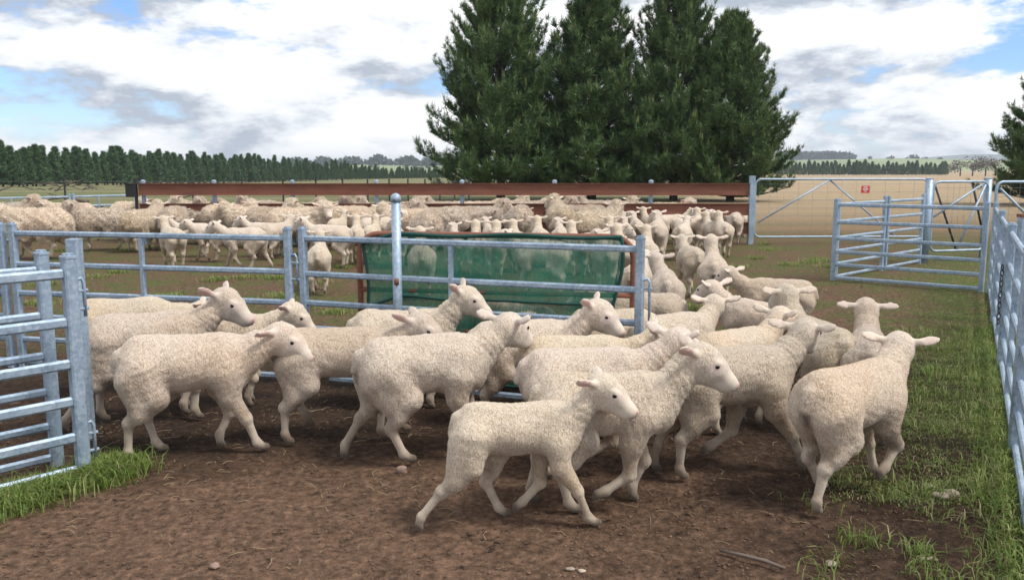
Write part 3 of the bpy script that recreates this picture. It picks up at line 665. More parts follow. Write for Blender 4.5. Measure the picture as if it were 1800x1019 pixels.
def sheep_prims(q):
    """q: pose dict. Unit animal: +x forward, back about 0.60 high."""
    A = lambda *v: np.array(v, float)
    th = q.get('thick', -.013); ewe = q.get('ewe', 0); wl = C_WOOL; pr = []
    def cap(a, b, ra, rb, k, col, wool): pr.append(dict(t='c', a=A(*a), b=A(*b), ra=ra, rb=rb, k=k, col=col, wool=wool))
    def ell(c, r, k, col, wool, Rm=None): pr.append(dict(t='e', c=A(*c), r=A(*r), R=np.eye(3) if Rm is None else Rm, k=k, col=col, wool=wool))
    bend = q.get('bend', 0.0)     # sideways bend of the trunk (head end)
    # trunk
    ell((-.185, 0, .468), (.148+th, .130+th, .132+th), .05, wl, 1)
    ell((-.02, bend*.02, .455), (.205+th, .140+th, .138+th), .06, wl, 1)
    ell((.140, bend*.07, .458), (.130+th, .122+th, .140+th), .06, wl, 1)
    ell((.192, bend*.11, .415), (.085+th, .085+th, .100+th), .05, wl, 1)
    cap((-.23, 0, .537), (.135, bend*.06, .537), .055+th, .060+th, .05, wl, 1)
    # tail
    tl = q.get('tail', .07); cap((-.318-th, 0, .515), (-.345-th, 0, .515-tl), .028, .020, .03, wl, .9)
    # neck and head
    nyaw, npit = R(q.get('nyaw', 0)), R(q.get('npit', 48)); hyaw, hpit, hroll = R(q.get('hyaw', 0)), R(q.get('hpit', -28)), R(q.get('hroll', 0))
    nb = A(.200, bend*.09, .475); NL = q.get('nlen', .255)
    nd_ = A(math.cos(npit)*math.cos(nyaw), math.cos(npit)*math.sin(nyaw), math.sin(npit)); ht = nb+nd_*NL
    nm = nb+nd_*NL*.5
    n_neck = len(pr); cap(nb, nm, .102+th, .072+th*.9, .06, wl, 1); cap(nm, ht-nd_*.02, .072+th*.9, .056+th*.6, .03, wl, 1)
    cap(nb+A(.02, 0, -.07), nm+nd_*.03-A(0, 0, .02), .068+th, .048+th*.5, .05, wl, 1)
    FC = tuple(np.array(C_FACE)*np.array(q.get('face', (1, 1, 1)))); RH = rotm(hyaw, hpit, hroll); hs = q.get('hs', 1.16)
    def H(x, y, z): return ht+RH@(A(x, y, z)*hs)
    def hell(c, r, k, col, wool, Rl=None): ell(H(*c), tuple(A(*r)*hs), k, col, wool, RH if Rl is None else RH@Rl)
    def hcap(a, b, ra, rb, k, col, wool): cap(H(*a), H(*b), ra*hs, rb*hs, k, col, wool)
    wf = .9 if ewe else .8; n_head = len(pr)
    hell((.005, 0, .004), (.068, .054, .058), .03, wl, wf)
    hcap((.026, 0, .006), (.066, 0, -.004), .050, .043, .03, wl, .85); hcap((.072, 0, -.010), (.122, 0, -.026), .042, .033, .03, FC, .14); hcap((-.01, 0, -.022), (.045, 0, -.040), .052, .040, .03, wl, .8)
    hell((.144, 0, -.038), (.030, .028, .030), .02, FC, 0)
    hell((.166, 0, -.030), (.012, .020, .012), .010, C_NOSE, 0)
    hcap((.012, 0, -.040), (.126, 0, -.056), .040, .022, .022, FC, .12)
    for s in (-1, 1):
        hell((.066, s*.038, .006), (.026, .012, .019), .010, C_EYE, 0)
        hell((.060, s*.036, .022), (.026, .016, .010), .010, C_FACE, .3)
    if ewe: hell((.0, 0, .035), (.070, .060, .050), .03, wl, 1); hcap((-.03, 0, -.01), (.02, 0, -.05), .062, .045, .04, wl, 1)
    ep = R(q.get('ear', 8)); eb = R(q.get('earback', 22))
    for s in (-1, 1):
        d1 = A(-math.sin(eb), s*math.cos(eb)*math.cos(ep), math.sin(ep)); d1 /= np.linalg.norm(d1)
        fn = A(.75, s*.25, -.35) - d1*(A(.75, s*.25, -.35)@d1); fn /= np.linalg.norm(fn); wv_ = np.cross(fn, d1)
        Rl = np.stack([d1, wv_, fn], 1); c0 = A(-.018, s*.048, .018); el = .042
        hcap(tuple(c0-d1*.01), tuple(c0+d1*.03), .016, .013, .018, C_FACE, .2)
        hell(tuple(c0+d1*(.022+el)), (el, .0240, .0068), .010, C_FACE, .12, Rl)
        hell(tuple(c0+d1*(.020+el)+fn*.0055), (el*.78, .0165, .0045), .002, C_PINK, 0, Rl)
    mouth = [H(x, y, z) for x, y, z in ((.105, -.0275, -.058), (.135, -.0262, -.053), (.158, -.0185, -.049), (.1725, 0, -.047), (.158, .0185, -.049), (.135, .0262, -.053), (.105, .0275, -.058))]
    eyes = [H(.068, s*.0415, .009) for s in (-1, 1)]
    noses = [H(.172, s*.011, -.026) for s in (-1, 1)]
    head = pr[n_head:]
    # legs: (fx, fz, hoof pitch) for front right, front left, hind right, hind left; y>0 is the animal's left
    mud = .35+.6*q.get('mud', .5)
    for nm_, s in (('fr', -1), ('fl', 1)):
        fx, fz, hp_ = q.get(nm_, (0, 0, 0)); yb = s*.078+bend*.06
        E = A(.136+.28*fx, yb, .300+.05*abs(fz)); T = A(.148+fx, s*.066+bend*.06+q.get(nm_+'y', 0), .058+fz)
        for _ in range(2):
            Kn = ik(E, T, .134, .122, 1); cdv = (T-Kn)/np.linalg.norm(T-Kn); pv = rotm(0, R(30+hp_))@cdv*.043
            T[2] = .021-pv[2]*1.04+fz
        Kn = ik(E, T, .134, .122, 1); toe = rotm(0, R(55))@(pv/.043)*.013
        cap((.152+.1*fx, yb*.95, .405), E, .078+th, .056+th*.7, .045, wl, 1); cap(E, Kn, .050+th*.4, .0285, .022, wl if ewe else C_LEG, .75)
        ell(Kn, (.0285, .027, .032), .012, C_LEG, .25); cap(Kn, T, .0222, .0182, .012, C_LEG, .3)
        ell(T, (.0215, .0215, .024), .01, tuple(np.array(C_LEG)*(1-mud)+np.array(C_MUD)*mud), .1)
        cap(T, T+pv*.5, .0185, .0200, .012, tuple(np.array(C_LEG)*(1-mud)+np.array(C_MUD)*mud), 0); cap(T+pv*.92, T+pv*1.04+toe, .0205, .0165, .005, C_HOOF, 0)
    for nm_, s in (('hr', -1), ('hl', 1)):
        fx, fz, hp_ = q.get(nm_, (0, 0, 0)); yb = s*.082
        hipx = -.195+.10*fx; St = A(-.128+.40*fx, s*.092, .318+.08*abs(fz)+.05*min(0, fx)); T = A(-.222+fx, s*.070+q.get(nm_+'y', 0), .060+fz)
        for _ in range(2):
            Hk = ik(St, T, .168, .140, -1); cdv = (T-Hk)/np.linalg.norm(T-Hk); pv = rotm(0, R(30+hp_))@cdv*.043
            T[2] = .021-pv[2]*1.04+fz
        Hk = ik(St, T, .168, .140, -1); toe = rotm(0, R(55))@(pv/.043)*.013
        cap((hipx, s*.066, .440), St, .108+th*.9, .060+th*.7, .04, wl, 1); cap((hipx-.05, s*.060, .40), St*.45+Hk*.55, .082+th*.6, .044, .04, wl, .95); cap(St, Hk, .054+th*.5, .0300, .03, wl, .75)
        ell(Hk, (.030, .025, .034), .012, C_LEG, .25); cap(Hk, T, .0232, .0186, .012, C_LEG, .3)
        ell(T, (.0215, .0215, .024), .01, tuple(np.array(C_LEG)*(1-mud)+np.array(C_MUD)*mud), .1)
        cap(T, T+pv*.5, .0185, .0200, .012, tuple(np.array(C_LEG)*(1-mud)+np.array(C_MUD)*mud), 0); cap(T+pv*.92, T+pv*1.04+toe, .0205, .0165, .005, C_HOOF, 0)
    def snap(p, depth):
        p = np.array(p, float)
        for _ in range(6):
            def f(x):
                dv_ = np.array([prim_d(k, x[None])[0] for k in head]); mn = dv_.min(); return mn-.004*math.log(np.exp(-(dv_-mn)/.004).sum())
            d0 = f(p); g = np.array([f(p+e)-d0 for e in np.eye(3)*.001])/.001; p = p-(d0+depth)*g/max(.3, g@g)
        return p
    eyes = [snap(e, .0045) for e in eyes]; mouth = [snap(m_, -.0002) for m_ in mouth]; noses = [snap(n_, 0) for n_ in noses]
    q['_neck'] = (n_neck, nb, nd_, NL)
    return pr, (eyes, mouth), noses
def sheep_mesh(q, h, seed, mat):
    pr, eyes, noses = sheep_prims(q); bx = [prim_box(p) for p in pr]
    lo = np.min([b[0] for b in bx], 0)-3*h; hi = np.max([b[1] for b in bx], 0)+3*h; n = np.ceil((hi-lo)/h).astype(int)+1
    D = np.full(n, .5, np.float32)
    for p, (b0, b1) in zip(pr, bx):
        m = p['k']+2.5*h; i0 = np.maximum(0, np.floor((b0-m-lo)/h).astype(int)); i1 = np.minimum(n, np.ceil((b1+m-lo)/h).astype(int)+1)
        ax = [lo[k]+np.arange(i0[k], i1[k])*h for k in range(3)]; g = np.stack(np.meshgrid(*ax, indexing='ij'), -1).reshape(-1, 3)
        sl = tuple(slice(i0[k], i1[k]) for k in range(3)); D[sl] = smin(D[sl], prim_d(p, g).reshape(i1-i0).astype(np.float32), p['k'])
    V, F = surface_nets(D, lo, h)
    ds = np.stack([prim_d(p, V) for p in pr], 1); wgt = np.exp(-np.clip(ds-ds.min(1, keepdims=True), 0, .2)/.0045); wgt /= wgt.sum(1, keepdims=True)
    col = wgt@np.array([p['col'] for p in pr]); wool = wgt@np.array([p['wool'] for p in pr])
    # area-weighted normals for the fleece relief
    fn = np.cross(V[F[:, 2]]-V[F[:, 0]], V[F[:, 3]]-V[F[:, 1]]); Nn = np.zeros_like(V)
    for k in range(4): np.add.at(Nn, F[:, k], fn)
    Nn /= np.linalg.norm(Nn, axis=1)[:, None]+1e-12
    lump = q.get('lump', .0018); V = V+Nn*(wnoise(V, q.get('lfreq', 150), seed, 2)*lump*wool**2+wnoise(V, 22, seed+1, 2)*.006*wool)[:, None]
    n0, nb, ndv, NL = q['_neck']; wn = wgt[:, n0:n0+3].sum(1); sn = (V-nb)@ndv/NL      # folds of loose skin round the neck
    ph = sn*26+wnoise(V, 14, seed+7, 2)*2.6; V = V+Nn*((np.abs(np.sin(ph))**.6-.6)*.0042*wn*np.clip(sn*2.2, 0, 1))[:, None]
    rs_ = np.random.RandomState(seed); tone = np.array([1, 1, 1])*rs_.uniform(.86, 1.10)*np.array([1, rs_.uniform(.975, 1.0), rs_.uniform(.93, 1.0)])
    dust = np.clip((.50-V[:, 2])/.22+wnoise(V, 9, seed+9, 2)*.35, 0, 1)[:, None]*wool[:, None]; col = col*tone*(1-dust*np.array([.14, .17, .20]))
    tan = np.clip(wnoise(V, 6.5, seed+11, 2)*.9, 0, 1)[:, None]*wool[:, None]; col = col*(1-tan*np.array([.03, .08, .15]))
    # mud and stain: own colour of the coat, low on legs, under the tail, here and there on the flanks
    st = np.clip(wnoise(V, 26, seed+2, 3)*1.5-.12+.45*np.clip((.20-V[:, 2])/.2, 0, 1), 0, 1)*np.clip((.46-V[:, 2])/.22, 0, 1)*(.45+.55*q.get('mud', .5))
    dag = np.exp(-(((V-np.array([-.325, 0, .40]))/np.array([.05, .035, .075]))**2).sum(1))*q.get('dag', .5)*np.clip(.6+wnoise(V, 40, seed+3, 2), 0, 1)
    f = np.clip(st*.8+dag, 0, .9)[:, None]; col = col*(1-f)+np.array(C_MUD)*.75*f
    for nn in noses:
        e_ = np.exp(-(((V-nn)**2).sum(1))/(.0085**2))[:, None]; col = col*(1-.85*e_)+np.array((.10, .05, .05))*.85*e_
    me = np_mesh('body', V, F, mat, True, {'tint': ('FLOAT_COLOR', np.column_stack([col, np.ones(len(V))])), 'wool': ('FLOAT', wool)})
    return me, eyes, (V, F, Nn, wool, col)
def wool_material(name, scale, depth, tone, var):
    m = NM(name); c = m.coord(); at = m.n('ShaderNodeAttribute', attribute_name='tint').outputs['Color']; wa = m.n('ShaderNodeAttribute', attribute_name='wool').outputs['Fac']
    w1 = m.noise(c, scale*.25, 3, .5); wc = m.n('ShaderNodeVectorMath', {0: c, 1: m.n('ShaderNodeTexNoise', {'Vector': c, 'Scale': scale*.35, 'Detail': 2}).outputs['Color']}, operation='ADD')
    wmap = m.n('ShaderNodeMapping', {0: c, 'Scale': (1.25, 1.25, .62)}).outputs[0]
    dn = m.n('ShaderNodeTexNoise', {'Vector': wmap, 'Scale': scale*.5, 'Detail': 2.0}).outputs['Color']
    wv2 = m.n('ShaderNodeMixRGB', {0: .030, 1: wmap, 2: dn}, blend_type='ADD').outputs[0]
    vo = m.n('ShaderNodeTexVoronoi', {'Vector': wv2, 'Scale': scale}, feature='SMOOTH_F1').outputs['Distance']
    fi = m.noise(wv2, scale*2.2, 3, .65)
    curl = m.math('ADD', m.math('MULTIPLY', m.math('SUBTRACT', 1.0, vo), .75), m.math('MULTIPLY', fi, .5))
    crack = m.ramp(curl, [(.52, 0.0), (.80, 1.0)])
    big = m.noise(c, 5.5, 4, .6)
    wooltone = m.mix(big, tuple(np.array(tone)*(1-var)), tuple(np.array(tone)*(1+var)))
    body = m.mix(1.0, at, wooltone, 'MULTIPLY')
    # darkening of the cracks between the curls, painted into the coat colour
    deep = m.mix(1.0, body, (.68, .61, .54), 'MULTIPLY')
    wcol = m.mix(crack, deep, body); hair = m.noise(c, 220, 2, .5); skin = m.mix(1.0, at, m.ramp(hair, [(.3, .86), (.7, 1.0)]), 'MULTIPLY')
    m.set(base=m.mix(wa, skin, wcol), rough=.92, spec=.12); m.p.inputs['Sheen Weight'].default_value = .25; m.p.inputs['Sheen Roughness'].default_value = .6
    hh = m.math('ADD', m.math('MULTIPLY', m.math('MULTIPLY', curl, wa), 1.0), m.math('MULTIPLY', hair, .05)); m.bump(hh, .85, depth); return m.m
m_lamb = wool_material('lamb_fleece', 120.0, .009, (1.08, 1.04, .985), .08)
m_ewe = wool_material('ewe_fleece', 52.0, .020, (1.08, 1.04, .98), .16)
m_mouth = simple('mouth_line', (.20, .10, .09), .7, 0, .1, 20)
m_eye = simple('eye', (.012, .008, .006), .12, 0, .1, 20); 
def hair_mat(name, tone):
    m = NM(name); at = m.n('ShaderNodeAttribute', attribute_name='tint').outputs['Color']
    m.set(base=m.mix(1.0, at, tone, 'MULTIPLY'), rough=.9, spec=.1); m.p.inputs['Sheen Weight'].default_value = .2; return m.m
m_fl = hair_mat('fleece_fibre', (1.10, 1.06, 1.0)); m_fle = hair_mat('ewe_fibre', (1.12, 1.08, 1.02))
em = None
def eye_mesh():
    global em
    if em is None:
        mb = MB(); mb.lathe((0, 0, 0), [(.0005, -.0125)]+[(.0125*math.cos(a), .0125*math.sin(a)) for a in np.linspace(-1.3, 1.3, 7)]+[(.0005, .0125)], 12)
        em = bpy.data.meshes.new('eye'); em.from_pydata(np.concatenate(mb.v).tolist(), [], mb.f); em.materials.append(m_eye); em.polygons.foreach_set('use_smooth', [True]*len(em.polygons))
    return em
def fleece_fibres(data, n, length, seed, mat, ewe=False):
    V, F, Nn, wool, col = data; rs = np.random.RandomState(seed)
    a = np.linalg.norm(np.cross(V[F[:, 2]]-V[F[:, 0]], V[F[:, 3]]-V[F[:, 1]]), axis=1)*np.clip(wool[F].mean(1)-.08, 0, 1)**.6
    fi = rs.choice(len(F), n, p=a/a.sum()); u = rs.dirichlet((1, 1, 1, 1), n)
    p = (V[F[fi]]*u[:, :, None]).sum(1); nn = (Nn[F[fi]]*u[:, :, None]).sum(1); cc = (col[F[fi]]*u[:, :, None]).sum(1); wl = (wool[F[fi]]*u).sum(1)
    # staples clump: neighbouring fibres share a lean given by smooth noise
    lean = np.stack([wnoise(p, 640 if not ewe else 230, seed+5+i, 2) for i in range(3)], 1)*(.32 if not ewe else .8)+rs.normal(size=(n, 3))*.25+np.array([-.15, 0, -.25])
    L_ = length*(.22+.78*wl)*rs.uniform(.6, 1.15, n); pts = []
    for j in range(4):
        t = j/3; wob = np.stack([np.sin(7*t+rs.uniform(0, 6.28, n)) for _ in range(3)], 1)*.16
        pts.append(p-nn*.002+(nn*t+lean*t*t*.75+wob*t)*L_[:, None])
    pos = np.stack(pts, 1).astype(np.float32)
    hc = bpy.data.hair_curves.new('fleece'); hc.add_curves([4]*n); hc.points.foreach_set('position', pos.ravel())
    rad = np.tile(np.array([1, .9, .7, .25], np.float32)*(.00075 if not ewe else .0015), n); hc.points.foreach_set('radius', rad)
    at = hc.attributes.new('tint', 'FLOAT_COLOR', 'CURVE'); at.data.foreach_set('color', np.column_stack([cc, np.ones(n)]).astype(np.float32).ravel())
    hc.materials.append(mat); return hc
PROTO = {}; FIBL = .0046
def sheep(label, px, py, yaw, s, q, group=None, proto=None, h=.0095, fib=0, cat='sheep', name='lamb', at=None):
    """a sheep whose trunk centre stands over photo pixel (px, py) on the ground"""
    g = on_ground(px, py) if at is None else Vector(at); z = gz_at(g.x, g.y)+.013
    key = proto or ('own', label, px, py)
    if key not in PROTO:
        ewe = q.get('ewe', 0); sd_ = abs(hash(str(key))) % 9000 if proto is None else sum(map(ord, proto))
        sd_ = int(px*7+py*13) % 9000
        me, eyes, data = sheep_mesh(q, h, sd_, m_ewe if ewe else m_lamb)
        fl = fleece_fibres(data, fib, .019 if ewe else FIBL, sd_, m_fle if ewe else m_fl, ewe) if fib else None
        if proto is None:
            mb = MB(); mb.tube([tuple(m_) for m_ in eyes[1]], [.0012, .0022, .0026, .0028, .0026, .0022, .0012], 6); mm = bpy.data.meshes.new('mouth'); mm.from_pydata(np.concatenate(mb.v).tolist(), [], mb.f); mm.materials.append(m_mouth); eyes = eyes+(mm,)
        PROTO[key] = (me, eyes, fl)
    me, eyes, fl = PROTO[key]
    t = thing(name, label, cat, (g.x, g.y, z-.004), R(yaw), group); t.scale = (s*(1.12 if q.get('ewe') and proto else 1), s, s)
    link('body', me, t)
    if fl: link('fleece', fl, t)
    for e_ in eyes[0]: link('eye', eye_mesh(), t, tuple(e_)).scale = (1, .8, .85)
    if proto is None: link('mouth', eyes[2], t)
    return t
# ================================================================== THE MOB IN THE NEAR YARD
NEAR = dict(h=.0085, fib=60000); MIDD = dict(h=.0100, fib=36000)
def S(label, px, py, yaw, s, lod=NEAR, **q): return sheep(label, px, py, yaw, s, q, **lod)
S('small lamb trotting in front of all the others, hind leg stretched far back', 914, 918, 2, .93, fr=(.17, 0, 0), fl=(-.13, .03, -50), hr=(-.24, 0, -10), hl=(.12, .0, 0), npit=46, hyaw=-22, hpit=-22, nyaw=-6, ear=0, earback=38, mud=.25, thick=-.022)
S('clean white lamb striding alone beside the nearest gate, head held low', 342, 800, 17, 1.10, fr=(.15, 0, 0), fl=(-.03, 0, 0), hr=(-.07, 0, 0), hl=(.04, 0, 0), npit=22, nyaw=-5, hyaw=-22, hpit=-24, ear=-8, earback=30, mud=.2, thick=-.004)
S('tall sheep behind the white lamb, hindquarters hidden by the nearest gate', 272, 742, 20, 1.13, npit=42, nyaw=-5, hyaw=-30, hpit=-24, hr=(-.20, 0, -10), hl=(-.05, 0, 0), fr=(.06, 0, 0), ear=12, earback=40, mud=.6)
S('sheep whose rounded back shows above the tall sheep by the nearest gate', 232, 690, 12, 1.10, MIDD, npit=5, hpit=-40)
S('sheep behind the white lamb, its woolly head just past that lamb', 395, 712, 12, 1.04, MIDD, npit=24, hyaw=-10, hpit=-30)
S('dirty-flanked sheep resting its chin over the big middle lamb', 600, 775, 8, 1.08, npit=30, nyaw=-8, hyaw=-24, hpit=-22, hr=(-.06, 0, 0), hl=(.04, .05, -40), fl=(.16, 0, 0), fr=(.06, 0, 0), mud=1.0, ear=5, earback=60, face=(.9, .84, .76))
S('big middle lamb walking with its head turned away, small stone at its hind foot', 752, 808, 11, 1.11, npit=36, nyaw=8, hyaw=42, hpit=-18, hr=(.10, 0, 0), hl=(-.17, 0, -5), fr=(.0, 0, 0), fl=(.12, 0, 0), mud=.35, ear=12, thick=-.006)
S('alert sheep with raised head and upright ears before the round post', 712, 712, 8, 1.09, npit=50, nyaw=-6, hyaw=-18, hpit=-22, ear=22, earback=30)
S('sheep with raised head and pink ears in front of the gate end post', 925, 745, 6, 1.08, npit=42, nyaw=-8, hyaw=-26, hpit=-26, ear=18, earback=25)
S('brown-cheeked woolly sheep peeping from behind the alert sheep', 845, 672, -42, .98, MIDD, npit=2, hpit=-38, hyaw=18, ewe=1, hs=1.05, face=(.70, .60, .50))
S('pink-eared sheep looking over the backs beside the shade cloth', 925, 680, -40, 1.0, MIDD, npit=6, hyaw=32, hpit=-16, ear=14, earback=10)
S('sheep with a tan face and pink ear in the thick of the mob', 1015, 778, 3, 1.03, npit=24, nyaw=-4, hyaw=-12, hpit=-36, ear=20, earback=35, face=(.82, .74, .64))
S('long-backed lamb between the big middle lamb and the two leading lambs', 1035, 832, 3, 1.09, npit=34, nyaw=6, hyaw=34, hpit=-20, fr=(-.16, .08, -50), fl=(.05, 0, 0), ear=15)
S('lamb cantering beside the small front lamb, one foreleg folded up', 1065, 890, 4, 1.07, npit=44, nyaw=-4, hyaw=-14, hpit=-24, fr=(-.16, .06, -60), fl=(-.02, 0, 0), hr=(.05, 0, 0), hl=(-.10, 0, 0), ear=4, earback=42, mud=.3)
S('lamb springing forward with outstretched foreleg, head turned from view', 1278, 835, 12, 1.08, npit=42, nyaw=10, hyaw=48, hpit=-16, fr=(.20, 0, 0), fl=(-.20, .07, -60), hr=(-.05, 0, 0), hl=(-.12, 0, 0), ear=2, earback=35, mud=.45)
S('big lamb turning away beside the side run, hindquarters toward the wool scraps', 1490, 876, 34, 1.05, dag=1.0, npit=36, nyaw=12, hyaw=30, hpit=-18, hr=(-.10, 0, 0), hl=(.10, .02, -20), fr=(.02, .07, -60), fl=(.14, 0, 0), ear=10, earback=15, mud=.5, thick=-.004)
S('white sheep walking off along the grass beside the big turning lamb', 1520, 765, 72, 1.03, npit=46, hyaw=5, hpit=-12, ear=2, earback=8)
S('round-rumped sheep facing away with ears spread behind the springing lamb', 1428, 745, 100, 1.07, npit=56, nyaw=6, hpit=-12, ear=6, earback=8)
S('sheep with its head over the pack, seen from behind, beside the round-rumped sheep', 1330, 680, 125, 1.02, MIDD, npit=40, nyaw=18, hpit=-15, ear=18)
S('sheep facing the gateway with one ear out, above the packed backs', 1362, 610, 155, 1.0, MIDD, npit=34, hpit=-20, ear=5, hyaw=-20)
S('pink-eared sheep seen from behind, close behind the springing lamb', 1288, 752, 34, 1.02, npit=34, nyaw=6, hpit=-8, ear=14, earback=20)
S('sheep with a creased collar of wool on its turned neck', 1180, 712, 26, 1.03, MIDD, npit=32, nyaw=25, hyaw=60, hpit=-20)
S('sheep with only its back showing behind the tan-faced sheep', 1080, 700, 4, 1.02, MIDD, npit=-5, hpit=-40)
S('white sheep pushing past the gate end post', 1128, 650, 165, 1.0, MIDD, npit=18, hpit=-20, ear=5)
S('stout sheep with its rump in the gateway by the gate end post', 1168, 595, 82, 1.06, MIDD, npit=44, nyaw=25, hpit=-15)
S('tall sheep standing in the gateway looking back into the yard, dark-tailed', 1252, 556, 78, 1.08, MIDD, npit=62, nyaw=14, hyaw=10, hpit=-15, dag=1.0)
S('lamb in the gateway between the stout sheep and the tall dark-tailed sheep', 1212, 520, 95, 1.0, MIDD, npit=40, hpit=-20, dag=.6)
S('lamb slipping behind the gate end post into the gateway', 1118, 560, 70, 1.0, MIDD, npit=35, hpit=-20)
# ================================================================== THE FLOCK BEHIND THE FENCE
EW = dict(ewe=1, thick=.034, lump=.010, lfreq=62, mud=.5)
PRO = dict(
    ew_walk=dict(EW, npit=28, hpit=-30, fr=(.10, 0, 0), fl=(-.10, 0, 0), hr=(-.14, 0, 0), hl=(.08, 0, 0)),
    ew_up=dict(EW, npit=52, hpit=-22), ew_turn=dict(EW, npit=42, nyaw=-22, hyaw=-68, hpit=-24), ew_low=dict(EW, npit=12, hpit=-42, dag=1.0),
    ew_back=dict(EW, npit=58, nyaw=18, hyaw=40, hpit=-18, dag=.9),
    lb_stand=dict(npit=42, hpit=-24, mud=.3), lb_walk=dict(npit=36, hpit=-26, fr=(.12, 0, 0), fl=(-.12, .02, -30), hr=(-.15, 0, 0), hl=(.10, 0, 0), mud=.3),
    lb_up=dict(npit=56, hpit=-14, nyaw=6, dag=.7), lb_turn=dict(npit=44, nyaw=20, hyaw=55, hpit=-20, dag=.6))
def B(kind, px, py, yaw, s, label, group):
    ew = kind.startswith('ew'); return sheep(label, px, py, yaw, s, PRO[kind], group=group, proto=kind, h=.0145 if ew else .0125, fib=15000 if ew else 14000, name='ewe' if ew else 'lamb')
one = None
for k_, x_, y_, yw, s_, lb in (
    ('ew_walk', 72, 456, 180, 1.34, 'big woolly ewe walking side-on past the low panels'),
    ('ew_up', 20, 425, 8, 1.28, 'ewe whose shaggy head shows above the big walking ewe'),
    ('ew_up', 180, 441, 200, 1.22, 'ewe standing side-on with lifted head behind the walking ewe'),
    ('ew_turn', 232, 424, -30, 1.28, 'ewe with a white face turned to the yard, beside the rail fence end'),
    ('ew_back', 255, 442, 70, 1.20, 'ewe standing between the white-faced ewe and the round-rumped ewe'),
    ('ew_low', 308, 438, 98, 1.26, 'round-rumped ewe facing away behind the lone lamb'),
    ('lb_up', 305, 470, 128, 1.06, 'lone lamb looking away in front of the round-rumped ewe'),
    ('ew_up', 395, 424, 182, 1.22, 'ewe with lifted head behind the two walking lambs'),
    ('ew_turn', 402, 430, 4, 1.24, 'ewe with a dark-marked face turned outward above the two walking lambs'),
    ('lb_walk', 372, 461, 170, 1.02, 'rear one of two lambs walking side by side'),
    ('lb_walk', 430, 474, 178, 1.08, 'front one of two lambs walking side by side, seen through the panel'),
    ('ew_turn', 525, 448, 2, 1.30, 'broad ewe with long white face turned outward by the double post'),
    ('lb_stand', 580, 470, 172, 1.12, 'lamb standing side-on behind the gate hinge'),
    ('lb_up', 563, 513, 98, 1.02, 'dark-tailed lamb walking off just beyond the gate hinge posts'),
    ('lb_up', 592, 440, 70, 1.0, 'lamb with its ears up beside the broad ewe'),
    ('lb_up', 628, 463, 98, 1.05, 'lamb facing away beside the side-on lamb'),
    ('ew_up', 652, 428, 176, 1.26, 'shaggy-headed ewe behind the lambs near the round post'),
    ('lb_stand', 668, 447, 0, 1.12, 'lamb with its back to the round post'),
    ('ew_low', 752, 462, 92, 1.30, 'ewe with a dirty rump right beside the round post'),
    ('lb_turn', 800, 478, 88, 1.02, 'lamb facing away next to the dirty-rumped ewe'),
    ('ew_low', 914, 442, 84, 1.32, 'ewe seen from behind with a black dag, before the rusty rails'),
    ('ew_back', 985, 438, 96, 1.32, 'ewe seen from behind with her head turned, beside the dagged ewe'),
    ('ew_back', 1048, 452, 30, 1.26, 'ewe with her neck arched over the pack beyond the cloth'),
    ('ew_up', 1052, 412, 170, 1.22, 'ewe lifting her head highest against the rusty rails'),
    ('ew_turn', 1168, 424, 8, 1.24, 'shaggy-necked ewe among the lambs at the rail fence'),
    ('lb_turn', 1155, 462, 74, 1.18, 'large lamb walking away in the gap past the gate end'),
    ('lb_up', 1268, 452, 86, 1.06, 'lamb with a dark tail at the end of the flock'),
    ('lb_turn', 1292, 430, 70, 1.10, 'lamb standing tallest at the end of the flock by the mesh gate'),
    ('lb_stand', 1212, 441, 12, 1.08, 'lamb side-on behind the tall gateway sheep'),
    ('lb_stand', 950, 520, 168, 1.12, 'lamb standing side-on behind the shade cloth'),
    ('lb_up', 742, 522, 96, 1.10, 'large lamb behind the shade cloth near the round post'),
    ('lb_up', 1135, 500, 80, 1.04, 'lamb following the large walking lamb past the gate end'),
    ('lb_up', 1098, 505, 100, 1.08, 'lamb squeezed between the shade cloth and the gate end post')):
    B(k_, x_, y_, yw, s_, lb, None)
for k_, x_, y_, yw, s_ in (('ew_up', 700, 416, 4, 1.2), ('ew_low', 742, 420, 178, 1.22), ('ew_up', 785, 414, 186, 1.2), ('ew_walk', 832, 416, 2, 1.22), ('ew_low', 868, 424, 172, 1.25), ('ew_back', 890, 411, 12, 1.2), ('ew_up', 935, 411, 10, 1.2), ('ew_walk', 1000, 411, 176, 1.2), ('ew_low', 1105, 416, 6, 1.22), ('ew_low', 815, 436, 8, 1.24), ('ew_up', 600, 412, 10, 1.18), ('ew_low', 480, 416, 178, 1.2), ('ew_up', 460, 408, 172, 1.18), ('ew_back', 345, 412, 170, 1.2), ('ew_low', 560, 418, 4, 1.2), ('ew_up', 965, 424, 14, 1.24), ('ew_low', 1025, 430, 172, 1.24), ('ew_back', 1080, 424, 20, 1.22), ('ew_turn', 690, 430, -5, 1.24), ('ew_up', 778, 440, 190, 1.24), ('ew_turn', 440, 432, 184, 1.2), ('ew_low', 480, 436, 8, 1.22), ('ew_up', 345, 428, 5, 1.2), ('ew_back', 555, 434, 175, 1.22), ('ew_turn', 612, 432, 188, 1.22), ('ew_up', 525, 424, 8, 1.2), ('ew_walk', 130, 424, 178, 1.24), ('ew_up', 845, 432, 12, 1.22), ('ew_turn', 720, 446, 170, 1.24)):
    B(k_, x_, y_, yw, s_, 'woolly ewe packed in the back row along the rusty rail fence', 'ewes packed along the rusty rail fence')
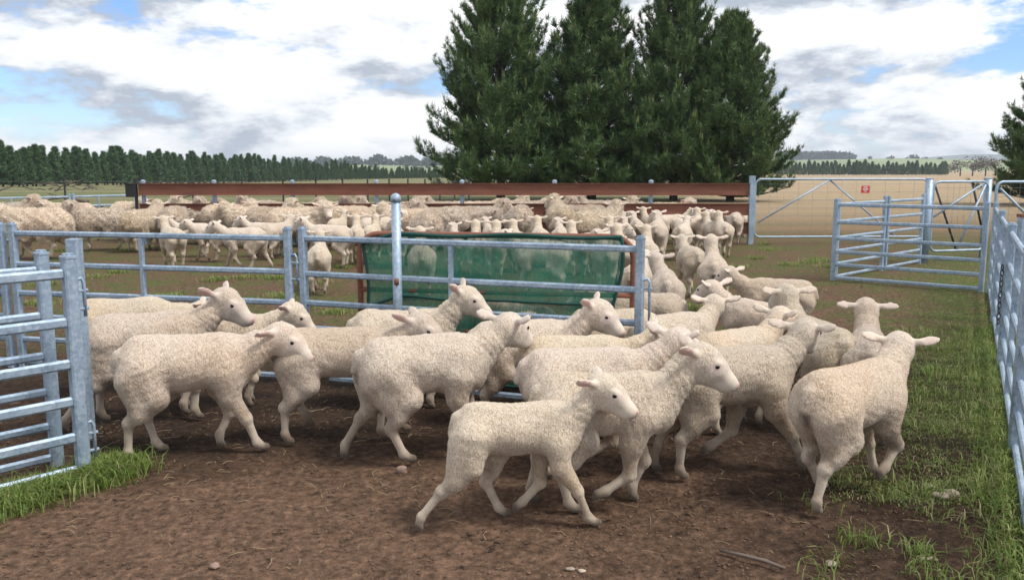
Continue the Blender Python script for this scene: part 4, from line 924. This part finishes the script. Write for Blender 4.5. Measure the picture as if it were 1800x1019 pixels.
for k_, x_, y_, yw, s_ in (('lb_turn', 490, 456, 60, 1.04), ('lb_stand', 465, 452, 176, 1.0), ('lb_up', 655, 462, 85, 1.04), ('lb_turn', 700, 470, 95, 1.04), ('lb_stand', 340, 452, 190, 1.0)):
    B(k_, x_, y_, yw, s_, 'pale lamb standing among the ewes between the low panels and round post', 'lambs among the ewes before the round post')
for k_, x_, y_, yw, s_ in (('lb_up', 838, 484, 92, 1.05), ('lb_up', 872, 486, 88, 1.06), ('lb_turn', 862, 458, 96, 1.0), ('lb_up', 948, 468, 92, 1.04), ('lb_turn', 985, 468, 84, 1.04), ('lb_up', 1012, 486, 96, 1.06), ('lb_stand', 1055, 482, 20, 1.04), ('lb_up', 910, 476, 100, 1.04), ('lb_turn', 1062, 512, 88, 1.06)):
    B(k_, x_, y_, yw, s_, 'pale lamb facing away, crowded between the ewes and the shade cloth', 'lambs crowded behind the shade cloth')
for k_, x_, y_, yw, s_ in (('lb_turn', 1118, 446, 84, 1.05), ('lb_up', 1228, 438, 84, 1.04), ('lb_stand', 1180, 430, 10, 1.02), ('lb_stand', 1240, 420, 6, 1.02), ('lb_turn', 1262, 428, 60, 1.02), ('lb_stand', 1278, 416, 14, 1.0), ('lb_up', 1140, 432, 100, 1.02), ('lb_up', 1078, 468, 94, 1.03), ('lb_turn', 1100, 455, 80, 1.0), ('lb_stand', 1200, 456, 70, 1.02), ('lb_up', 1248, 446, 92, 1.0), ('lb_turn', 1085, 438, 60, 1.0), ('lb_up', 1300, 418, 80, .98)):
    B(k_, x_, y_, yw, s_, 'pale lamb in the tight bunch of lambs near the rail fence end', 'lambs bunched near the rail fence end')
HAZE = .00024
# ================================================================== GRASS, CLODS, STRAW, SCRAPS
def grass_mat(name, a, b, c):
    m = NM(name); at = m.n('ShaderNodeAttribute', attribute_name='shade').outputs['Fac']
    m.set(base=m.ramp(at, [(0.0, a), (.6, b), (1.0, c)]), rough=.55, spec=.3)
    tr = m.n('ShaderNodeBsdfTranslucent', {0: m.ramp(at, [(0.0, a), (.6, b), (1.0, c)])}); mx_ = m.n('ShaderNodeMixShader', {0: .3}); m.l(m.p.outputs[0], mx_.inputs[1]); m.l(tr.outputs[0], mx_.inputs[2]); m.l(mx_.outputs[0], m.o.inputs[0]); return m.m
m_grass = grass_mat('grass_blades', (.120, .190, .036), (.215, .285, .070), (.42, .37, .19))
def gz_many(P_):
    nw = 1-sstep(9, 22, np.hypot(P_[:, 0], P_[:, 1])); return terrain_z(P_[:, 0], P_[:, 1])+nw*(wnoise(P_, 2.4, 3, 3)*.016+wnoise(P_, 17, 4, 3)*.009)
def grass(name, label, P_, Hh, seed, width=.0035, dry=.12):
    rs = np.random.RandomState(seed); n = len(P_); z = gz_many(P_)-.004; base = np.column_stack([P_, z]); a = rs.uniform(0, 6.283, n)
    d = np.stack([np.cos(a), np.sin(a), np.zeros(n)], 1); s = np.stack([-np.sin(a), np.cos(a), np.zeros(n)], 1); lean = rs.uniform(.3, 1.5, n)[:, None]; Hh = (Hh*rs.uniform(.5, 1.2, n))[:, None]; w_ = width*rs.uniform(.6, 1.3, n)[:, None]
    up = np.array([[0, 0, 1.]]); m1 = base+up*Hh*.55+d*Hh*lean*.22; m2 = base+up*Hh*np.maximum(.25, 1-.38*lean)+d*Hh*lean*.8
    V = np.stack([base-s*w_, base+s*w_, m1-s*w_*.8, m1+s*w_*.8, m2], 1).reshape(-1, 3); o = np.arange(n)*5
    F = np.concatenate([np.stack([o, o+1, o+3], 1), np.stack([o, o+3, o+2], 1), np.stack([o+2, o+3, o+4], 1)])
    sh = np.where(rs.uniform(size=n) < dry, rs.uniform(.75, 1, n), rs.uniform(0, .65, n)); at = np.repeat(sh, 5)
    me = np_mesh(name, V, F, m_grass, True, {'shade': ('FLOAT', at)}); o_ = link(name, me); tag(o_, label, 'grass', kind='stuff'); return o_
rg = np.random.RandomState(31)
def along(p0, p1, n, spread):
    t = rg.uniform(0, 1, n)[:, None]; return np.array(p0)[None, :2]*(1-t)+np.array(p1)[None, :2]*t+rg.normal(size=(n, 2))*spread
def clumped(P_, k, sp):     # gather blades into tussocks
    c = P_[rg.choice(len(P_), k)]; return c[rg.choice(k, len(P_))]+rg.normal(size=(len(P_), 2))*sp
Pl = np.concatenate([along(An+Vector((.10, -.02, 0)), An+Dn*1.3, 5200, .085), along(An+Vector((.06, .0, 0)), An+Vector((.16, .05, 0)), 2200, .075), along(An+Vector((-.1, -.22, 0)), An+Dn*.9+Vector((.1, -.1, 0)), 2200, .10)])
grass('grass', 'lush grass tuft growing round the foot of the nearest gate', Pl, .115, 1, .0030, .10)
e0, e1 = line[0]+dr*(sl*1.2), line[0]+dr*(sl*4.0)
Pr = np.concatenate([along(e0+Vector((-.07, 0, 0)), e1+Vector((-.05, 0, 0)), 6000, .08), clumped(along(e0+Vector((-.45, .1, 0)), e1+Vector((-.35, .25, 0)), 2600, .20), 90, .05)])
grass('grass', 'green grass along the foot of the side run of panels', Pr, .085, 2, .0030, .18)
Q = []
while len(Q) < 1100:
    px_, py_ = rg.uniform(1430, 1790), rg.uniform(455, 880); g = on_ground(px_, py_)
    edge = g.x-(.44*g.y+.50)+rg.normal()*.42+wnoise(np.array([[g.x, g.y]]), 4.5, 9, 2)[0]*.5
    if edge > 0 or (py_ < 540 and rg.uniform() < .25): Q.append((g.x, g.y))
Q = np.array(Q); Pt_ = Q[rg.choice(len(Q), 34000)]+rg.normal(size=(34000, 2))*np.array([.07, .08])
grass('grass', 'short worn turf between the yard dirt and the side panels', Pt_, .024, 3, .0026, .30)
Q = []
for px_, py_ in ((206, 480), (170, 488), (377, 494), (432, 490), (482, 491), (66, 538), (100, 442), (228, 442), (592, 550), (1385, 466), (1425, 462), (1345, 430), (1440, 458), (1262, 505), (300, 520), (80, 500), (150, 470), (560, 500), (600, 470), (640, 455), (1300, 470), (1330, 455), (1240, 520), (1460, 470), (40, 470), (500, 520), (540, 540), (1225, 545), (1350, 440)):
    g = on_ground(px_, py_); n_ = 170; Q.append(np.array([[g.x, g.y]])+rg.normal(size=(n_, 2))*np.array([.10, .09])*rg.uniform(.6, 1.3))
grass('grass', 'scattered low grass tussocks in the trampled back yard', np.concatenate(Q), .085, 4, .004, .2)
# clods of trampled soil
m_clod = simple('soil_clods', (.11, .068, .045), .95, 0, .7, 2.5, .004)
def lumps(n, x0, x1, y0, y1, r0, r1, seed):
    rs = np.random.RandomState(seed); P_ = np.column_stack([rs.uniform(x0, x1, n), y0+(y1-y0)*rs.uniform(0, 1, n)**1.5]); rr = r0*(r1/r0)**(rs.uniform(0, 1, n)**2.2); z = gz_many(P_)
    u = np.array([(1, 0, 0), (-1, 0, 0), (0, 1, 0), (0, -1, 0), (0, 0, 1), (0, 0, -.6), (.6, .6, .6), (-.6, .6, .55), (.6, -.6, .55), (-.6, -.6, .6)], float)
    f = np.array([(0, 6, 8), (0, 8, 3), (0, 2, 6), (2, 7, 6), (6, 7, 4), (6, 4, 8), (8, 4, 9), (7, 9, 4), (7, 1, 9), (1, 3, 9), (3, 8, 9), (2, 1, 7), (0, 3, 5), (3, 1, 5), (1, 2, 5), (2, 0, 5)])
    V = u[None]*rs.uniform(.6, 1.3, (n, 10, 1))*rr[:, None, None]*np.array([1, 1, .65]); V = V+np.column_stack([P_, z+rr*.18])[:, None, :]
    return V.reshape(-1, 3), (f[None]+(np.arange(n)*10)[:, None, None]).reshape(-1, 3)
V, F = lumps(30000, -3.2, 3.6, 2.3, 7.2, .0022, .0105, 6); o_ = link('soil_clods', np_mesh('soil_clods', V, F, m_clod, True)); tag(o_, 'loose crumbs and clods of trampled brown soil', 'soil', kind='stuff')
m_straw = simple('dry_straw', (.38, .29, .17), .8, 0, .3, 2)
mbs = MB(); rs = np.random.RandomState(12)
for i in range(420):
    g = on_ground(rs.uniform(-60, 1850), 296+rs.uniform(.62, 1.0)**1.0*rs.uniform(480, 725)); a = rs.uniform(0, 6.28); l = rs.uniform(.02, .10); b_ = rs.uniform(-.9, .9); z = gz_at(g.x, g.y)
    mbs.tube([(g.x, g.y, z+.004), (g.x+math.cos(a)*l*.5, g.y+math.sin(a)*l*.5, z+.010), (g.x+math.cos(a+b_*.5)*l, g.y+math.sin(a+b_*.5)*l, z+.005)], .0011, 4)
o_ = mbs.build('straw', m_straw); tag(o_, 'dry straw and grass stems strewn over the dirt', 'straw', kind='stuff')
def lump_thing(name, label, cat, px_, py_, r, mat, seed, flat=.7, n_parts=1, part='piece'):
    g = on_ground(px_, py_); z = gz_at(g.x, g.y); t = thing(name, label, cat, (g.x, g.y, z)); rs = np.random.RandomState(seed)
    for k in range(n_parts):
        c = np.array([rs.normal()*r*.9*(n_parts > 1), rs.normal()*r*.6*(n_parts > 1), r*flat*.6]); rr = r*rs.uniform(.6, 1)
        th, ph = np.meshgrid(np.linspace(0, 6.283, 15)[:-1], np.linspace(.05, 3.09, 9)); u = np.stack([np.cos(th)*np.sin(ph), np.sin(th)*np.sin(ph), np.cos(ph)], -1).reshape(-1, 3)
        d_ = 1+wnoise(u, 3.0, seed+k, 3)*.30; V = c+u*d_[:, None]*rr*np.array([1.15, .85, flat]); F = [[j*14+i, j*14+(i+1) % 14, (j+1)*14+(i+1) % 14, (j+1)*14+i] for j in range(8) for i in range(14)]
        link(part, np_mesh(part, V, np.array(F)[:, ::-1], mat), t)
m_stone = simple('field_stone', (.26, .18, .14), .9, 0, .35, 25, .004); m_scrap = simple('shed_wool', (.36, .29, .23), .95, 0, .45, 30, .008)
lump_thing('stone', 'reddish stone by the hind foot of the big middle lamb', 'stone', 706, 829, .036, m_stone, 3, .8, 1, 'rock')
lump_thing('stone', 'pale stone lying on the bare dirt before the nearest gate', 'stone', 378, 1000, .030, m_stone, 5, .6, 1, 'rock')
lump_thing('wool_scrap', 'shed wool scrap in the grass beside the big turning lamb', 'wool', 1645, 868, .040, m_scrap, 7, .5, 3, 'lock')
lump_thing('wool_scrap', 'small dirty wool scrap near the fallen stick', 'wool', 1460, 990, .024, m_scrap, 9, .5, 2, 'lock')
lump_thing('wool_scrap', 'white wool scrap under the side run, nearest the grass', 'wool', 1625, 985, .020, m_scrap, 11, .5, 2, 'lock')
lump_thing('wool_scrap', 'little wool scrap on dirt in front of the small lamb', 'wool', 1008, 998, .016, m_scrap, 13, .5, 2, 'lock')
a_, b_ = on_ground(1265, 972), on_ground(1380, 1003); t = thing('stick', 'bent fallen stick lying on the dirt', 'stick', (a_.x, a_.y, gz_at(a_.x, a_.y))); mb = MB()
mb.tube([a_+Vector((0, 0, .014)), a_.lerp(b_, .35)+Vector((0, -.008, .022)), a_.lerp(b_, .7)+Vector((0, .006, .018)), b_+Vector((0, 0, .012))], [.006, .008, .0085, .006], 7); mb.build('branch', m_stick, t, smooth=True)

# ================================================================== AIR
mh = NM('thin_haze'); mh.t.nodes.remove(mh.p); pv_ = mh.n('ShaderNodeVolumePrincipled', {'Density': HAZE, 'Color': (.80, .88, 1.0, 1), 'Anisotropy': .2}); mh.l(pv_.outputs[0], mh.o.inputs['Volume'])
hb = MB(); hb.beam((-4200, 2500, 23), (4200, 2500, 23), 8000, 52); ho = hb.build('haze', mh.m)
import bmesh
bm_ = bmesh.new(); bm_.from_mesh(ho.data); bmesh.ops.recalc_face_normals(bm_, faces=bm_.faces)
if bm_.calc_volume(signed=True) < 0: bmesh.ops.reverse_faces(bm_, faces=bm_.faces)
bm_.to_mesh(ho.data); bm_.free(); tag(ho, kind='stuff')
